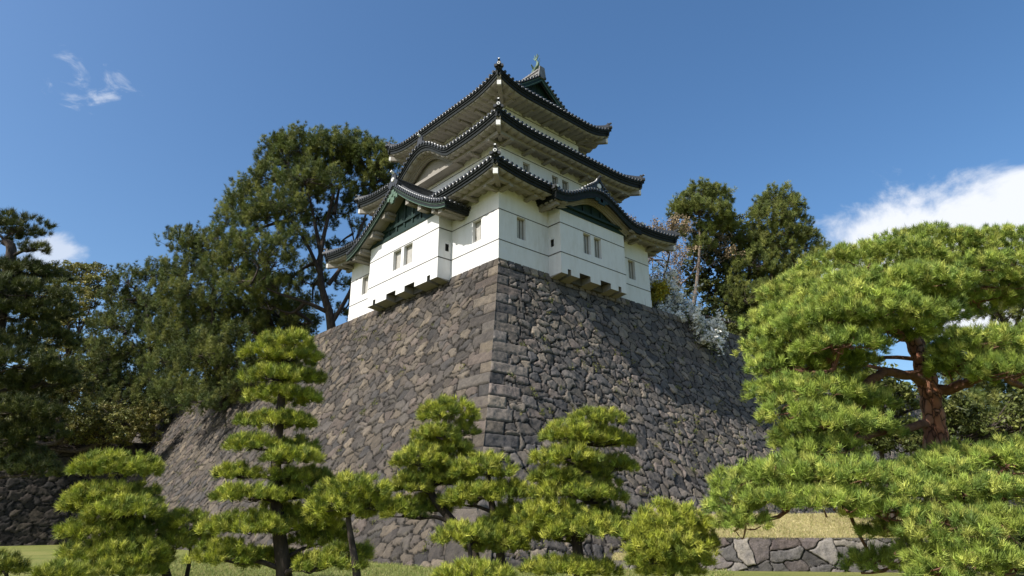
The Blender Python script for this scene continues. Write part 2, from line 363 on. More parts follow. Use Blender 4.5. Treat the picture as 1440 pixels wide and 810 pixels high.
PALETTE = np.array([[.112, .097, .083], [.090, .081, .072], [.130, .111, .090], [.070, .066, .064], [.118, .098, .085], [.098, .088, .080], [.155, .130, .102], [.076, .068, .062]])
def stone_sheet(pos, nor, A, H, L, seed, cw, ch, amp, corner=None, top_course=True, rough=1.0, palette=PALETTE, tone=1.0, p2=0.35, gap=0.055, jt=.62):
    """A along the wall, H below the top, L slope length (2-D arrays). corner = distance to the wall's corner (2-D) for long corner blocks"""
    sh = A.shape; a = A.ravel(); l = L.ravel(); h = H.ravel()
    ed, idh, da, dl = stones(a, l, cw, ch, seed, p2)
    if top_course:
        bw = .62; k = np.floor(a / bw + 0); jit = .12 * (hash2(k, k * 0, seed + 1) - .5); jit2 = .12 * (hash2(k + 1, k * 0, seed + 1) - .5)
        x0 = k * bw + jit; x1 = (k + 1) * bw + jit2; ht = .62 + .0 * k
        e = np.minimum(np.minimum(a - x0, x1 - a), np.where(l < ht, ht - l, 1e3)); e = np.maximum(e, 0)
        inn = l < ht
        ed = np.where(inn, e, np.minimum(ed, np.maximum(l - ht, 0))); idh = np.where(inn, hash2(k, k * 0 + 3, seed + 2), idh)
        da = np.where(inn, a - (x0 + x1) / 2, da); dl = np.where(inn, l - ht / 2, dl)
    cb = np.zeros(a.size, bool)
    if corner is not None:
        c = corner.ravel(); chh = .74; row = np.floor((l - .62) / chh) if top_course else np.floor(l / chh)
        off = .62 if top_course else 0
        ln = np.where((row + (1 if seed % 2 else 0)) % 2 == 0, 1.9, .95) * (0.75 + .6 * hash2(row, row * 0, seed + 6))
        skew = .10 * c
        lr = l - off - row * chh
        cb = (c < ln) & (l > off)
        e = np.minimum(np.minimum(lr, chh - lr), np.minimum(ln - c, c + .03)); e = np.maximum(e, 0)
        ed = np.where(cb, e, np.minimum(ed, np.where(l > off, np.maximum(c - ln, 0), 1e3)))
        idh = np.where(cb, hash2(row, row * 0 + 7, seed + 4), idh); da = np.where(cb, c - ln / 2, da); dl = np.where(cb, lr - chh / 2, dl)
    r2 = np.modf(idh * 917.13)[0]; r3 = np.modf(idh * 5731.7)[0]; r4 = np.modf(idh * 377.31)[0]; r5 = np.modf(idh * 1291.9)[0]
    flat = np.where(cb, .45, 1.0)
    rim = np.clip(ed / gap, 0, 1); dome = np.clip(ed / .24, 0, 1)
    z = -0.12 + 0.12 * (1 - (1 - rim) ** 2.2) + amp * .22 * flat * (1 - (1 - dome) ** 2)
    z += rim * flat * amp * ((r2 - .45) * .9 + (r3 - .5) * 1.1 * da / cw + (r4 - .5) * 1.2 * dl / ch)
    fx, fy = a + 13 * idh, l + 29 * idh
    z += rim * amp * rough * (.42 * (vnoise(fx * 3.3, fy * 3.3, seed) - .5) + .26 * (vnoise(fx * 8, fy * 8, seed + 1) - .5) + .14 * (vnoise(fx * 17, fy * 17, seed + 2) - .5))
    if corner is not None: z *= np.clip(corner.ravel() / .07, 0, 1)
    z *= np.clip(h / .12, 0, 1) * 1.0
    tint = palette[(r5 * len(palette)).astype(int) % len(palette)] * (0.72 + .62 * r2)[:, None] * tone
    tint = tint * (.35 + .65 * rim)[:, None] if False else tint
    joint = (rim < np.where(cb, jt * .5, jt))
    tint = np.where(joint[:, None], np.array([.013, .012, .010]), tint)
    V = pos.reshape(-1, 3) + nor.reshape(-1, 3) * z[:, None]
    n0, n1 = sh
    i = np.arange(n0 - 1)[:, None] * n1; j = np.arange(n1 - 1)[None, :]
    F = np.stack([i + j, i + j + 1, i + n1 + j + 1, i + n1 + j], -1).reshape(-1, 4)
    return V, F, tint

def slope_rows(step, hmax=17.25):
    hs, l, h, L = [0.0], [0.0], 0.0, 0.0
    while h < hmax:
        k = math.sqrt(1 + batter_slope(h) ** 2); h += step / k; L += step; hs.append(h); l.append(L)
    return np.array(hs), np.array(l)

def merge(parts):
    V, F, T, b = [], [], [], 0
    for v, f, t_ in parts: V.append(v); F.append(f + b); T.append(t_); b += len(v)
    return np.concatenate(V), np.concatenate(F), np.concatenate(T)

hs, ls = slope_rows(.062)
WALL_END = 66.0
# left (west) face: y runs away from the corner
s = np.concatenate([np.arange(0, 34, .066), np.arange(34, 52, .09), np.arange(52, WALL_END + 2 * HY + 20, .14)])
Hh, Ss = np.meshgrid(hs, s, indexing='ij'); Ll = np.meshgrid(ls, s, indexing='ij')[0]
D = batter(Hh); Y = -HY - D + Ss
Y = np.minimum(Y, WALL_END + D)
pos = np.stack([-HX - D, Y, ZB - Hh], -1)
bs = batter_slope(Hh); k = np.sqrt(1 + bs ** 2); nor = np.stack([-1 / k, 0 * k, bs / k], -1)
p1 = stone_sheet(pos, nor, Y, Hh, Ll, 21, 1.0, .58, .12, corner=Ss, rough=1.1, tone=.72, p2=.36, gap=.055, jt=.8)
# right (south) face, stones tinted paler to lift the grazing sunlight
s = np.concatenate([np.arange(0, 36, .064), np.arange(36, 70, .12), np.arange(70, 128, .28)])
Hh, Ss = np.meshgrid(hs, s, indexing='ij'); Ll = np.meshgrid(ls, s, indexing='ij')[0]
D = batter(Hh); X = -HX - D + Ss
pos = np.stack([X, -HY - D, ZB - Hh], -1); bs = batter_slope(Hh); k = np.sqrt(1 + bs ** 2); nor = np.stack([0 * k, -1 / k, bs / k], -1)
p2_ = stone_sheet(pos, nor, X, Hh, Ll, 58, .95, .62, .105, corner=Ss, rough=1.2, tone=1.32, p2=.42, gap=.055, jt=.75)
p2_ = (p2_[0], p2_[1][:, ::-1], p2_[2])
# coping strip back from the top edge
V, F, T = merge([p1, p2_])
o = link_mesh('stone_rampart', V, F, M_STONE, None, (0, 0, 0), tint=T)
tag(o, 'towering battered wall of dark rough stones carrying the white keep', 'stone wall')
o_cop = MB()
o_cop.box(-HX + .02, 110, -HY + .02, -HY + .6, 15.6, 16.4); o_cop.box(-HX + .02, -HX + .6, -HY + .6, 66, 15.6, 16.4)
o_cop.build('wall_top', mat('coping_stone', (.15, .14, .135), .9, .4, 3, .5, 9), o)

# far low wall at the left, facing the lawn, its shade put into a darker stone tint
Hf = np.arange(0, 10.7, .10); x = np.arange(-85, -8.6, .12)
Hh, Xx = np.meshgrid(Hf, x, indexing='ij'); D = .28 * Hh
pos = np.stack([Xx, 48.0 - D, 9.8 - Hh], -1); nor = np.stack([0 * Hh, 0 * Hh - .96, 0 * Hh + .27], -1)
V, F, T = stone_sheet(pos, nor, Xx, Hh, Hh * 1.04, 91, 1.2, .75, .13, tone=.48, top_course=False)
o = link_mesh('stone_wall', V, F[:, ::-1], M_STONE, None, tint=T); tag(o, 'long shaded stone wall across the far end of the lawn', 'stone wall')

# low retaining wall with grass bank at the right
pA, pB = on_z(862, 801, 0), on_z(1400, 806, 0)
q0 = float(np.linalg.norm(on_z(985, 802.3, 0) - pA))       # where the wall steps up
dv = (pB - pA); LW = np.linalg.norm(dv); dv /= LW; nv = np.array([dv[1], -dv[0], 0.]);
if nv @ FH > 0: nv = -nv
tx = np.arange(0, LW, .022); Hf = np.arange(0, 1.06, .024)
Hh, Tt = np.meshgrid(Hf, tx, indexing='ij')
top = np.where(Tt < q0, .3, np.where(Tt < q0 + .5, .3 + (Tt - q0) / .5 * .74, 1.04))
Hh = Hh * top / 1.04
P3 = pA + dv * Tt[..., None]; pos = P3 + nv * (.10 * Hh)[..., None]; pos = pos + np.array([0, 0, 1.0]) * (top - Hh)[..., None]
nor = np.broadcast_to(nv, pos.shape)
PAL2 = np.array([[.17, .15, .14], [.14, .115, .108], [.13, .11, .105], [.20, .185, .17], [.15, .13, .125], [.11, .104, .10], [.22, .20, .175]])
V, F, T = stone_sheet(pos, nor, Tt, Hh, Hh, 133, 1.05, .62, .09, top_course=False, palette=PAL2, tone=.88, p2=.85, gap=.03, jt=.25)
o = link_mesh('retaining_wall', V, F, M_STONE, None, tint=T); tag(o, 'low retaining wall of pale fitted stones below the dry grass bank', 'stone wall')
rows = []
for k_, (back, zz) in enumerate([(0.02, -.02), (.25, .02), (1.0, .22), (2.2, .50), (3.6, .72), (6, .75), (14, .75)]):
    r = []
    for q in np.arange(0, LW + .1, .4):
        tp = .3 if q < q0 else (.3 + min(1, (q - q0) / .5) * .74)
        r.append(pA + dv * q - nv * back + np.array([0, 0, tp + zz * (1 if q > q0 + .5 else .02) + .05 * math.sin(q * 1.7 + k_) * (k_ > 1)]))
    rows.append(r)
mb = MB(); mb.grid(rows); o = mb.build('grass_bank', M_DRY, smooth=True); structure(o)

# ------------------------------------------------------------------ the keep
ROOT = np.array([0, 0, ZB])
keep = empty('castle_keep', ROOT, 'three storey white castle keep with dark tiled roofs standing on the tall stone wall', 'castle keep')
def kb(mb, name, mats, parent=None, smooth=False): return mb.build(name, mats, parent or keep, ROOT, smooth)

SIDES = {'w': ((0, 1, 0), (-1, 0, 0)), 's': ((1, 0, 0), (0, -1, 0)), 'e': ((0, 1, 0), (1, 0, 0)), 'n': ((1, 0, 0), (0, 1, 0))}
def sp(side, u, d, z):        # point on a side: u along it, d outward from the axis
    e, n = SIDES[side]; return (e[0] * u + n[0] * d, e[1] * u + n[1] * d, z)

def wall_face(mb, side, d, u0, u1, z0, z1, openings=(), depth=.26, jm=0):
    us = sorted({u0, u1, *[v for o_ in openings for v in o_[:2]]}); zs = sorted({z0, z1, *[v for o_ in openings for v in o_[2:4]]})
    for i in range(len(us) - 1):
        for j in range(len(zs) - 1):
            uc, zc = (us[i] + us[i + 1]) / 2, (zs[j] + zs[j + 1]) / 2
            if any(o_[0] < uc < o_[1] and o_[2] < zc < o_[3] for o_ in openings): continue
            mb.add([sp(side, us[i], d, zs[j]), sp(side, us[i + 1], d, zs[j]), sp(side, us[i + 1], d, zs[j + 1]), sp(side, us[i], d, zs[j + 1])], [(0, 1, 2, 3)])
    for (a, b_, c_, e_) in [o_[:4] for o_ in openings]:
        if c_ <= z0: continue
        k_ = d - depth
        for q in ([(a, d, c_), (a, k_, c_), (a, k_, e_), (a, d, e_)], [(b_, d, c_), (b_, k_, c_), (b_, k_, e_), (b_, d, e_)], [(a, d, e_), (b_, d, e_), (b_, k_, e_), (a, k_, e_)], [(a, d, c_), (b_, d, c_), (b_, k_, c_), (a, k_, c_)]):
            mb.add([sp(side, *p) for p in q], [(0, 1, 2, 3)], jm)

def sbox(mb, side, u0, u1, d0, d1, z0, z1, mi=0):
    mb.hexa([sp(side, u0, d0, z0), sp(side, u1, d0, z0), sp(side, u1, d1, z0), sp(side, u0, d1, z0), sp(side, u0, d0, z1), sp(side, u1, d0, z1), sp(side, u1, d1, z1), sp(side, u0, d1, z1)], mi)

def window(side, d, o_, depth=.26):
    a, b_, c_, e_ = o_[:4]
    fr = MB(); wd = b_ - a
    for q in (a, b_ - .05): sbox(fr, side, q, q + .05, d - depth + .0, d - depth + .05, c_, e_)
    sbox(fr, side, a + .05, b_ - .05, d - depth, d - depth + .05, e_ - .06, e_)
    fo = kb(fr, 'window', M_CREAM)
    p = MB(); sbox(p, side, a, b_, d - depth - .05, d - depth - .004, c_, e_)
    po = kb(p, 'shutter', M_SHUT, fo)
    p = MB(); uc = a + wd * (.62 if side in 's' else .38); sbox(p, side, uc - .028, uc + .028, d - depth - .004, d - depth + .004, c_ + .02, e_ - .06)
    kb(p, 'slit', M_HOLE, fo)

def band(mb, side, d, u0, u1, z, h=.05, pr=.018):  # thin dark strip painting the shadow line of a wall moulding
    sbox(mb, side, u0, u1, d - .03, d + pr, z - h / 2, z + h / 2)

WZ0, WZ1 = 18.1, 19.57
op_w = [(-7.4, -6.55, WZ0, WZ1), (6.35, 7.25, WZ0, WZ1)]
op_s = [(-6.0, -5.25, WZ0, WZ1), (5.0, 5.8, WZ0, WZ1)]
BW, BS = 4.33, 3.24          # half widths of the two bays
DW, DS = 8.563, 10.177       # their fronts
mb = MB()
wall_face(mb, 'w', HX, -HY, HY, ZB - .05, 21.35, op_w); wall_face(mb, 's', HY, -HX, HX, ZB - .05, 21.35, op_s)
wall_face(mb, 'e', HX, -HY, HY, ZB - .05, 21.35); wall_face(mb, 'n', HY, -HX, HX, ZB - .05, 21.35)
w1 = kb(mb, 'first_storey_wall', M_WHITE)
for o_ in op_w: window('w', HX, o_)
for o_ in op_s: window('s', HY, o_)
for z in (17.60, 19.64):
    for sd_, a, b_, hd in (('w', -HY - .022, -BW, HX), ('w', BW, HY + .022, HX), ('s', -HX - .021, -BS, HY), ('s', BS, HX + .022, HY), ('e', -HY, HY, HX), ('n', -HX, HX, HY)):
        mb = MB(); band(mb, sd_, hd, a, b_, z); kb(mb, 'shadow_band', M_SHADE, w1)
for sd_, hd, hl in (('w', HX, HY), ('s', HY, HX)):     # raised plaster plates at the foot of the corners
    for a, b_ in ((-hl - .03 - .002 * (sd_ == 's'), -hl + .75), (hl - .75, hl)):
        mb = MB(); sbox(mb, sd_, a, b_, hd - .02, hd + .03 + .002 * (sd_ == 's'), ZB - .04, ZB + .52); kb(mb, 'corner_plate', M_WHITE, w1)

def bay(side, d, wd, hw, zt, wins, slots):
    zb = 16.2; zf = zb + .36
    op = [(a, b_, WZ0, WZ1) for a, b_ in wins]; so = [(a, b_, zb, zf) for a, b_ in slots]
    mb = MB(); wall_face(mb, side, d, -hw, hw, zb, zt, op + so, .26)
    for q in (-hw, hw):          # cheeks with a small loophole
        u_in = q
        zz = [zb, 18.15, 18.66, zt]; dd_ = [wd, wd + .22, wd + .5, d]
        for i in range(3):
            for j in range(3):
                if i == 1 and j == 1: continue
                mb.add([sp(side, u_in, dd_[i], zz[j]), sp(side, u_in, dd_[i + 1], zz[j]), sp(side, u_in, dd_[i + 1], zz[j + 1]), sp(side, u_in, dd_[i], zz[j + 1])], [(0, 1, 2, 3)])
    bo = kb(mb, 'projecting_bay', M_WHITE)
    for q in (-hw, hw):
        s_ = -1 if q > 0 else 1; mb = MB()
        sbox(mb, side, min(q + s_ * .12, q + s_ * .2), max(q + s_ * .12, q + s_ * .2), wd + .18, wd + .54, 18.1, 18.7)
        kb(mb, 'loophole', M_HOLE, bo)
    edges = [-hw] + [v for s_ in slots for v in s_] + [hw]
    for i in range(0, len(edges), 2):
        a, b_ = edges[i] + .003, edges[i + 1] - .003; mb = MB()      # floor blocks between the drop slots
        mb.hexa([sp(side, a, wd, zb - .14), sp(side, b_, wd, zb - .14), sp(side, b_, d - .004, zb + .004), sp(side, a, d - .004, zb + .004),
                 sp(side, a, wd, zf + .05), sp(side, b_, wd, zf + .05), sp(side, b_, d - .004, zf + .02), sp(side, a, d - .004, zf + .02)])
        kb(mb, 'drop_floor', M_CREAM, bo)
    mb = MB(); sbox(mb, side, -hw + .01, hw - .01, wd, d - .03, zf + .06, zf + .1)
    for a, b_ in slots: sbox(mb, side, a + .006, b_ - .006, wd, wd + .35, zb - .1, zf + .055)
    kb(mb, 'drop_slot_shade', M_SHADE, bo)  # dark sheets painting the shade inside the open slots
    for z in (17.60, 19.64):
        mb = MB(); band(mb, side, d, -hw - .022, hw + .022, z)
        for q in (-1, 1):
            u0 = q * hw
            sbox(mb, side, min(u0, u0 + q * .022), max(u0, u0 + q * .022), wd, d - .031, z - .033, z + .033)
        kb(mb, 'shadow_band', M_SHADE, bo)
    for o_ in op: window(side, d, o_)
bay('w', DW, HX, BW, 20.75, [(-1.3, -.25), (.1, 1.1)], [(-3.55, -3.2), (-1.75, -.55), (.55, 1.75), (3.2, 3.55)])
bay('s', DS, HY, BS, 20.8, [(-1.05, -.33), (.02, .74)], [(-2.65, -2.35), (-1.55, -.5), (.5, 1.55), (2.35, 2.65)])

H2X, H2Y, H3X, H3Y = 5.9, 7.4, 4.12, 5.5
op2s = [(-3.85, -3.2, 23.6, 25.02), (-1.0, -.38, 23.6, 25.02), (.03, .75, 23.6, 25.02), (3.2, 3.85, 23.6, 25.02)]
op2w = [(-4.6, -3.9, 23.6, 25.02), (4.0, 4.7, 23.6, 25.02)]
mb = MB()
wall_face(mb, 's', H2Y, -H2X, H2X, 22.3, 26.1, op2s); wall_face(mb, 'w', H2X, -H2Y, H2Y, 22.3, 26.1, op2w)
wall_face(mb, 'e', H2X, -H2Y, H2Y, 22.3, 26.1); wall_face(mb, 'n', H2Y, -H2X, H2X, 22.3, 26.1)
w2 = kb(mb, 'second_storey_wall', M_WHITE)
for o_ in op2s: window('s', H2Y, o_)
for o_ in op2w: window('w', H2X, o_)
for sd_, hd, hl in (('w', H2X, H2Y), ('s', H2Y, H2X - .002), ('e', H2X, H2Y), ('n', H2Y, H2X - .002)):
    mb = MB(); band(mb, sd_, hd, -hl - .02, hl + .02, 25.28); kb(mb, 'shadow_band', M_SHADE, w2)
mb = MB()
for sd_, hd, hl in (('w', H3X, H3Y), ('s', H3Y, H3X), ('e', H3X, H3Y), ('n', H3Y, H3X)): wall_face(mb, sd_, hd, -hl, hl, 27.5, 30.9)
w3 = kb(mb, 'third_storey_wall', M_WHITE)
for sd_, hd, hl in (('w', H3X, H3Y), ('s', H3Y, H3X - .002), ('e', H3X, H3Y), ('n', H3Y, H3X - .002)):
    mb = MB(); band(mb, sd_, hd, -hl - .02, hl + .02, 30.32); kb(mb, 'shadow_band', M_SHADE, w3)

RIB = .37
def rib_profile():            # across one tile column (offset 0..1, height)
    return [(0.0, .0), (.30, -.012), (.36, .05), (.5, .085), (.64, .05), (.70, -.012)]

def roof_side(mb_t, mb_e, side, A, L, zt, Ain, Lin, zin, lift, skip=None, bump=None, vfull=None, g=.72):
    """tile surface of one slope with ribs, eave tile ends. A/L: outward distance and half length of the eave"""
    def z_at(u, v):
        c_ = max(0, (abs(u) / L - .5) / .5); z = zt + (zin - zt) * (g * v + (1 - g) * v * v) + lift * c_ ** 2.2 * (1 - v) ** 1.6
        if bump: z = max(z, zt + bump(u))
        return z
    def vmax(u):
        if vfull and abs(u) <= vfull: return 1.0
        vm = (L - abs(u)) / (L - Lin) * ((A - Ain) / (A - Ain)); return max(0.0, min(1.0, vm)) * (1.0 if not vfull else VF)
    VF = 1.0
    n = int(round(2 * L / RIB)); du = 2 * L / n
    us = []
    for i in range(n):
        for q, h in rib_profile(): us.append((-L + (i + q) * du, h))
    us.append((L, 0))
    nv = 9
    cols = []
    for u, h in us:
        if skip and skip[0] < u < skip[1]:
            cols.append(None); continue
        vm = vmax(u); col = []
        for k_ in range(nv):
            v = vm * k_ / (nv - 1); col.append(sp(side, u, A + (Ain - A) * v, z_at(u, v) + h))
        cols.append(col)
    run = []
    for c_ in cols + [None]:
        if c_ is None:
            if len(run) > 1: mb_t.grid(run)
            run = []
        else: run.append(c_)
    e, nn = SIDES[side]; nn = np.array(nn, float)
    for i in range(n):
        u = -L + (i + .5) * du
        if skip and skip[0] - .1 < u < skip[1] + .1: continue
        z = z_at(u, 0) + .035
        p = np.array(sp(side, u, A, z)); mb_e.cyl(p + nn * .0, p + nn * .10, .112, .105, 10, 0)
        q = np.array(sp(side, u, A - .06, z + .018)); mb_e.cyl(q - nn * .055, q, .138, .138, 8, 1)  # white collar, doubles as a painted sun glint on the end tile
    return z_at

def eave_side(root, side, A, L, zt, wallA, zsof, lift, skip=None, bump=None, fh=.5, hip=True):
    """dark fascia boards below the tiles and the waved plaster soffit"""
    def zc(u):
        c_ = max(0, (abs(u) / L - .5) / .5); z = lift * c_ ** 2.2
        return z
    step = .155
    n = int(round(2 * L / step)); us = [-L + 2 * L * i / n for i in range(n + 1)]
    segs, run = [], []
    for u in us:
        if skip and skip[0] < u < skip[1]:
            if run: segs.append(run); run = []
        else: run.append(u)
    if run: segs.append(run)
    for sg in segs:
        def prof(i, lay):
            u = sg[i]; bz = max(zc(u), bump(u)) if bump else zc(u); z = zt + bz
            lim = (L - abs(u))
            if lay == 0: a, b_, z1, z0 = A + .015, A - .22, z - .0, z - .17
            elif lay == 1: a, b_, z1, z0 = A - .06, A - .28, z - .172, z - .31
            else: a, b_, z1, z0 = A - .13, A - .34, z - .312, z - fh
            return [sp(side, u, a, z0), sp(side, u, a, z1), sp(side, u, b_, z1), sp(side, u, b_, z0)]
        mb_f = MB(); mb_s = MB()
        for lay in (0, 1, 2): mb_f.sweep(sg, lambda i, lay=lay: prof(i, lay), 0)
        # soffit waves
        per = .62; rows = []
        for u in np.arange(sg[0], sg[-1] + 1e-6, per / 8):
            ph = ((u / per) % 1.0); wv = -.20 * max(0, math.sin(PI * ph)) ** .55
            bz = max(zc(u), bump(u)) if bump else zc(u)
            lim = max(0.0, min(1.0, (L - abs(u)) / (A - wallA))) if hip else 1.0
            row = [sp(side, u, A - .2, zt + bz - .30)]
            for k_ in range(6):
                f = k_ / 5 * lim
                zz = (zt + bz - fh + .03) * (1 - f) + (zsof + (bz if bump and bump(u) > .02 else 0)) * f
                row.append(sp(side, u, A - .2 - (A - .2 - wallA) * f, zz + wv * (1 if k_ < 6 else 0)))
            rows.append(row)
        mb_s.grid(rows)
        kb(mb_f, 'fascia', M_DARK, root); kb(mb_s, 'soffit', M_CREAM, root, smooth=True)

def hip_parts(name_root, A_x, A_y, zt, lift, ix, iy, zin, wx, wy, zsof, hz, hipxy):
    """hip rafters, hip ridges with round tile ends at the four corners"""
    for sx in (-1, 1):
        for sy in (-1, 1):
            c_ = np.array([sx * A_x, sy * A_y, 0.]); i_ = np.array([sx * ix, sy * iy, 0.]); dg = c_ - i_; dgl = np.linalg.norm(dg); dg /= dgl; pd = np.array([-dg[1], dg[0], 0])
            mb = MB(); w_ = .145
            end = np.array([sx * hipxy[0], sy * hipxy[1], hz]); st = np.array([sx * wx, sy * wy, zsof - .12])
            def ring(p, hh): return [p - pd * w_ + np.array([0, 0, -hh]), p + pd * w_ + np.array([0, 0, -hh]), p + pd * w_ + np.array([0, 0, hh + .1]), p - pd * w_ + np.array([0, 0, hh + .1])]
            P = [st, (st + end) / 2 + np.array([0, 0, -.03]), end - dg * .1]
            mb.sweep(P, lambda i: ring(P[i], .13), 0)
            P2 = [end - dg * .098, end + dg * .04]; mb.sweep(P2, lambda i: [q for q in ring(P2[i], .125)], 1)
            kb(mb, 'hip_rafter', [M_CREAM, M_LIMEGLINT], name_root)
            mb = MB(); K = 9; P = []
            for k_ in range(K):
                v = k_ / (K - 1); p = c_ * (1 - v) + i_ * v; p[2] = zt + (zin - zt) * (.72 * v + .28 * v * v) + lift * (1 - v) ** 1.6 + .05; P.append(p)
            mb.sweep(P, lambda i: [P[i] - pd * .2, P[i] - pd * .17 + np.array([0, 0, .22]), P[i] - pd * .08 + np.array([0, 0, .34]), P[i] + pd * .08 + np.array([0, 0, .34]), P[i] + pd * .17 + np.array([0, 0, .22]), P[i] + pd * .2], 0)
            tip = P[0]; z1 = np.array([0, 0, 1.])
            mb.cyl(tip + dg * -.1 + z1 * .12, tip + dg * .16 + z1 * .12, .15, .15, 12, 0); mb.cyl(tip + dg * .161 + z1 * .12, tip + dg * .18 + z1 * .12, .11, .11, 12, 1); mb.cyl(tip + dg * .181 + z1 * .12, tip + dg * .19 + z1 * .12, .06, .06, 10, 0)
            for q in (-1, 1): mb.cyl(tip + pd * q * .24 + z1 * -.02 - dg * .1, tip + pd * q * .24 + z1 * -.02 + dg * .12, .1, .1, 10, 0)
            # upturned end tile
            mb.cyl(tip + z1 * .30 - dg * .35, tip + z1 * .52 + dg * .12, .075, .085, 10, 0); mb.cyl(tip + z1 * .521 + dg * .122, tip + z1 * .528 + dg * .138, .06, .06, 10, 1)
            # guardian tile plate
            b0 = tip - dg * .12
            mb.hexa([b0 - pd * .24, b0 + pd * .24, b0 + pd * .24 - dg * .1, b0 - pd * .24 - dg * .1, b0 - pd * .1 + z1 * .5, b0 + pd * .1 + z1 * .5, b0 + pd * .1 - dg * .1 + z1 * .5, b0 - pd * .1 - dg * .1 + z1 * .5], 0)
            kb(mb, 'hip_ridge', [M_TILEEND, M_LIMEGLINT], name_root)

def purlins(root, specs, z, dist, arm=2.05):
    """plastered beam running under the eave on bracket arms; specs: (side, wallA, half length, skip)"""
    for side, wa, hl, skip in specs:
        L2 = hl + dist
        segs = [(-L2, L2)] if not skip else [(-L2, skip[0]), (skip[1], L2)]
        mbs = [MB() for _ in segs]
        for mb, (a, b_) in zip(mbs, segs): sbox(mb, side, a, b_, wa + dist - .13, wa + dist + .13, z + .16, z + .42)
        n = max(1, int(round(2 * hl / arm)))
        for i in range(n + 1):
            u = -hl + .12 + (2 * hl - .24) * i / n
            if skip and skip[0] < u < skip[1]: continue
            sbox(mbs[-1] if u > 0 else mbs[0], side, u - .14, u + .14, wa, wa + dist + .18, z - .0, z + .158)
        for mb in mbs: kb(mb, 'eave_beam', M_CREAM, root)

# --- roof 1
KW = 3.5
def kbell(w_, h): return lambda u: h * .5 * (1 + math.cos(PI * u / w_)) if abs(u) < w_ else 0.0
def kbell2(w_, h): return lambda u: h * (.5 * (1 + math.cos(PI * u / w_))) ** .8 if abs(u) < w_ else 0.0
def make_roof(name, ax, ay, zt, ix, iy, zin, lift, wx, wy, zsof, hz, hipxy, skips, bumps, fh):
    sides = (('w', ax, ay, ix, iy, wx, wy), ('s', ay, ax, iy, ix, wy, wx), ('e', ax, ay, ix, iy, wx, wy), ('n', ay, ax, iy, ix, wy, wx))
    t_, e_ = MB(), MB()
    for sd_, A, L, Ai, Li, wa, wl in sides: roof_side(t_, e_, sd_, A, L, zt, Ai, Li, zin, lift, skips.get(sd_), bumps.get(sd_))
    r = kb(t_, name, M_TILE, smooth=False); kb(e_, 'eave_tile_ends', [M_TILEEND, M_LIMEGLINT], r)
    for sd_, A, L, Ai, Li, wa, wl in sides: eave_side(r, sd_, A, L, zt, wa, zsof, lift, skips.get(sd_), bumps.get(sd_), fh)
    hip_parts(r, ax, ay, zt, lift, ix, iy, zin, wx, wy, zsof, hz, hipxy)
    return r
r1 = make_roof('first_roof', 9.22, 10.72, 21.62, H2X - .02, H2Y - .02, 23.55, .42, HX, HY, 21.3, 21.02, (9.01, 10.515), {'w': (-4.0, 4.0), 's': (-3.6, 3.6)}, {}, .5)
purlins(r1, [('w', HX, HY, (-5.2, 5.2)), ('s', HY, HX, (-4.4, 4.4)), ('e', HX, HY, None), ('n', HY, HX, None)], 20.78, .85)
r2 = make_roof('second_roof', 7.58, 9.1, 26.42, H3X - .02, H3Y - .02, 28.4, .45, H2X, H2Y, 25.95, 25.83, (7.413, 8.89), {}, {'w': kbell2(3.5, 1.72)}, .56)
purlins(r2, [('w', H2X, H2Y, (-3.2, 3.2)), ('s', H2Y, H2X, None), ('e', H2X, H2Y, None), ('n', H2Y, H2X, None)], 25.42, .85)

# --- top roof: hip and gable
GY = 5.2
AX3, AY3, ZT3, ZR = 6.05, 7.35, 31.12, 35.1
def ztop(x, lift_u=0): v = (AX3 - abs(x)) / AX3; return ZT3 + (ZR - ZT3) * (.66 * v + .34 * v * v)
t_, e_, f_, s_ = MB(), MB(), MB(), MB()
VF = (AY3 - GY) / AX3
for sd_ in ('w', 'e'):
    n = int(round(2 * AY3 / RIB)); du = 2 * AY3 / n; cols = []
    us = [(-AY3 + (i + q) * du, h) for i in range(n) for q, h in rib_profile()] + [(AY3, 0)]
    for u, h in us:
        vm = 1.0 if abs(u) <= GY + .35 else max(0, (AY3 - abs(u)) / (AY3 - GY)) * VF
        c_ = max(0, (abs(u) / AY3 - .5) / .5); col = []
        for k_ in range(11):
            v = vm * k_ / 10; x_ = AX3 * (1 - v); col.append(sp(sd_, u, x_, ztop(x_) + .72 * c_ ** 2.2 * (1 - min(1, v / .45)) ** 1.5 + h))
        cols.append(col)
    t_.grid(cols)
    nn = np.array(SIDES[sd_][1], float)
    for i in range(n):
        u = -AY3 + (i + .5) * du; c_ = max(0, (abs(u) / AY3 - .5) / .5); z = ZT3 + .72 * c_ ** 2.2 + .02
        p = np.array(sp(sd_, u, AX3, z)); e_.cyl(p, p + nn * .10, .112, .105, 10, 0); q = np.array(sp(sd_, u, AX3 - .06, z + .018)); e_.cyl(q - nn * .055, q, .138, .138, 8, 1)
XG = AX3 - (AY3 - GY)
for sd_ in ('s', 'n'):
    roof_side(t_, e_, sd_, AY3, AX3, ZT3, GY - .1, XG, ztop(XG), .72, None, None, None, .9)
r3 = kb(t_, 'top_roof', M_TILE); kb(e_, 'eave_tile_ends', [M_TILEEND, M_LIMEGLINT], r3)
for sd_ in ('w', 'e'): eave_side(r3, sd_, AX3, AY3, ZT3, H3X, 30.72, .72, None, None, .56)
for sd_ in ('s', 'n'): eave_side(r3, sd_, AY3, AX3, ZT3, H3Y, 30.72, .72, None, None, .56)
hip_parts(r3, AX3, AY3, ZT3, .72, XG, GY, ztop(XG), H3X, H3Y, 30.72, 30.65, (5.843, 7.134))
purlins(r3, [('w', H3X, H3Y, None), ('s', H3Y, H3X, None), ('e', H3X, H3Y, None), ('n', H3Y, H3X, None)], 30.38, .85, 1.9)
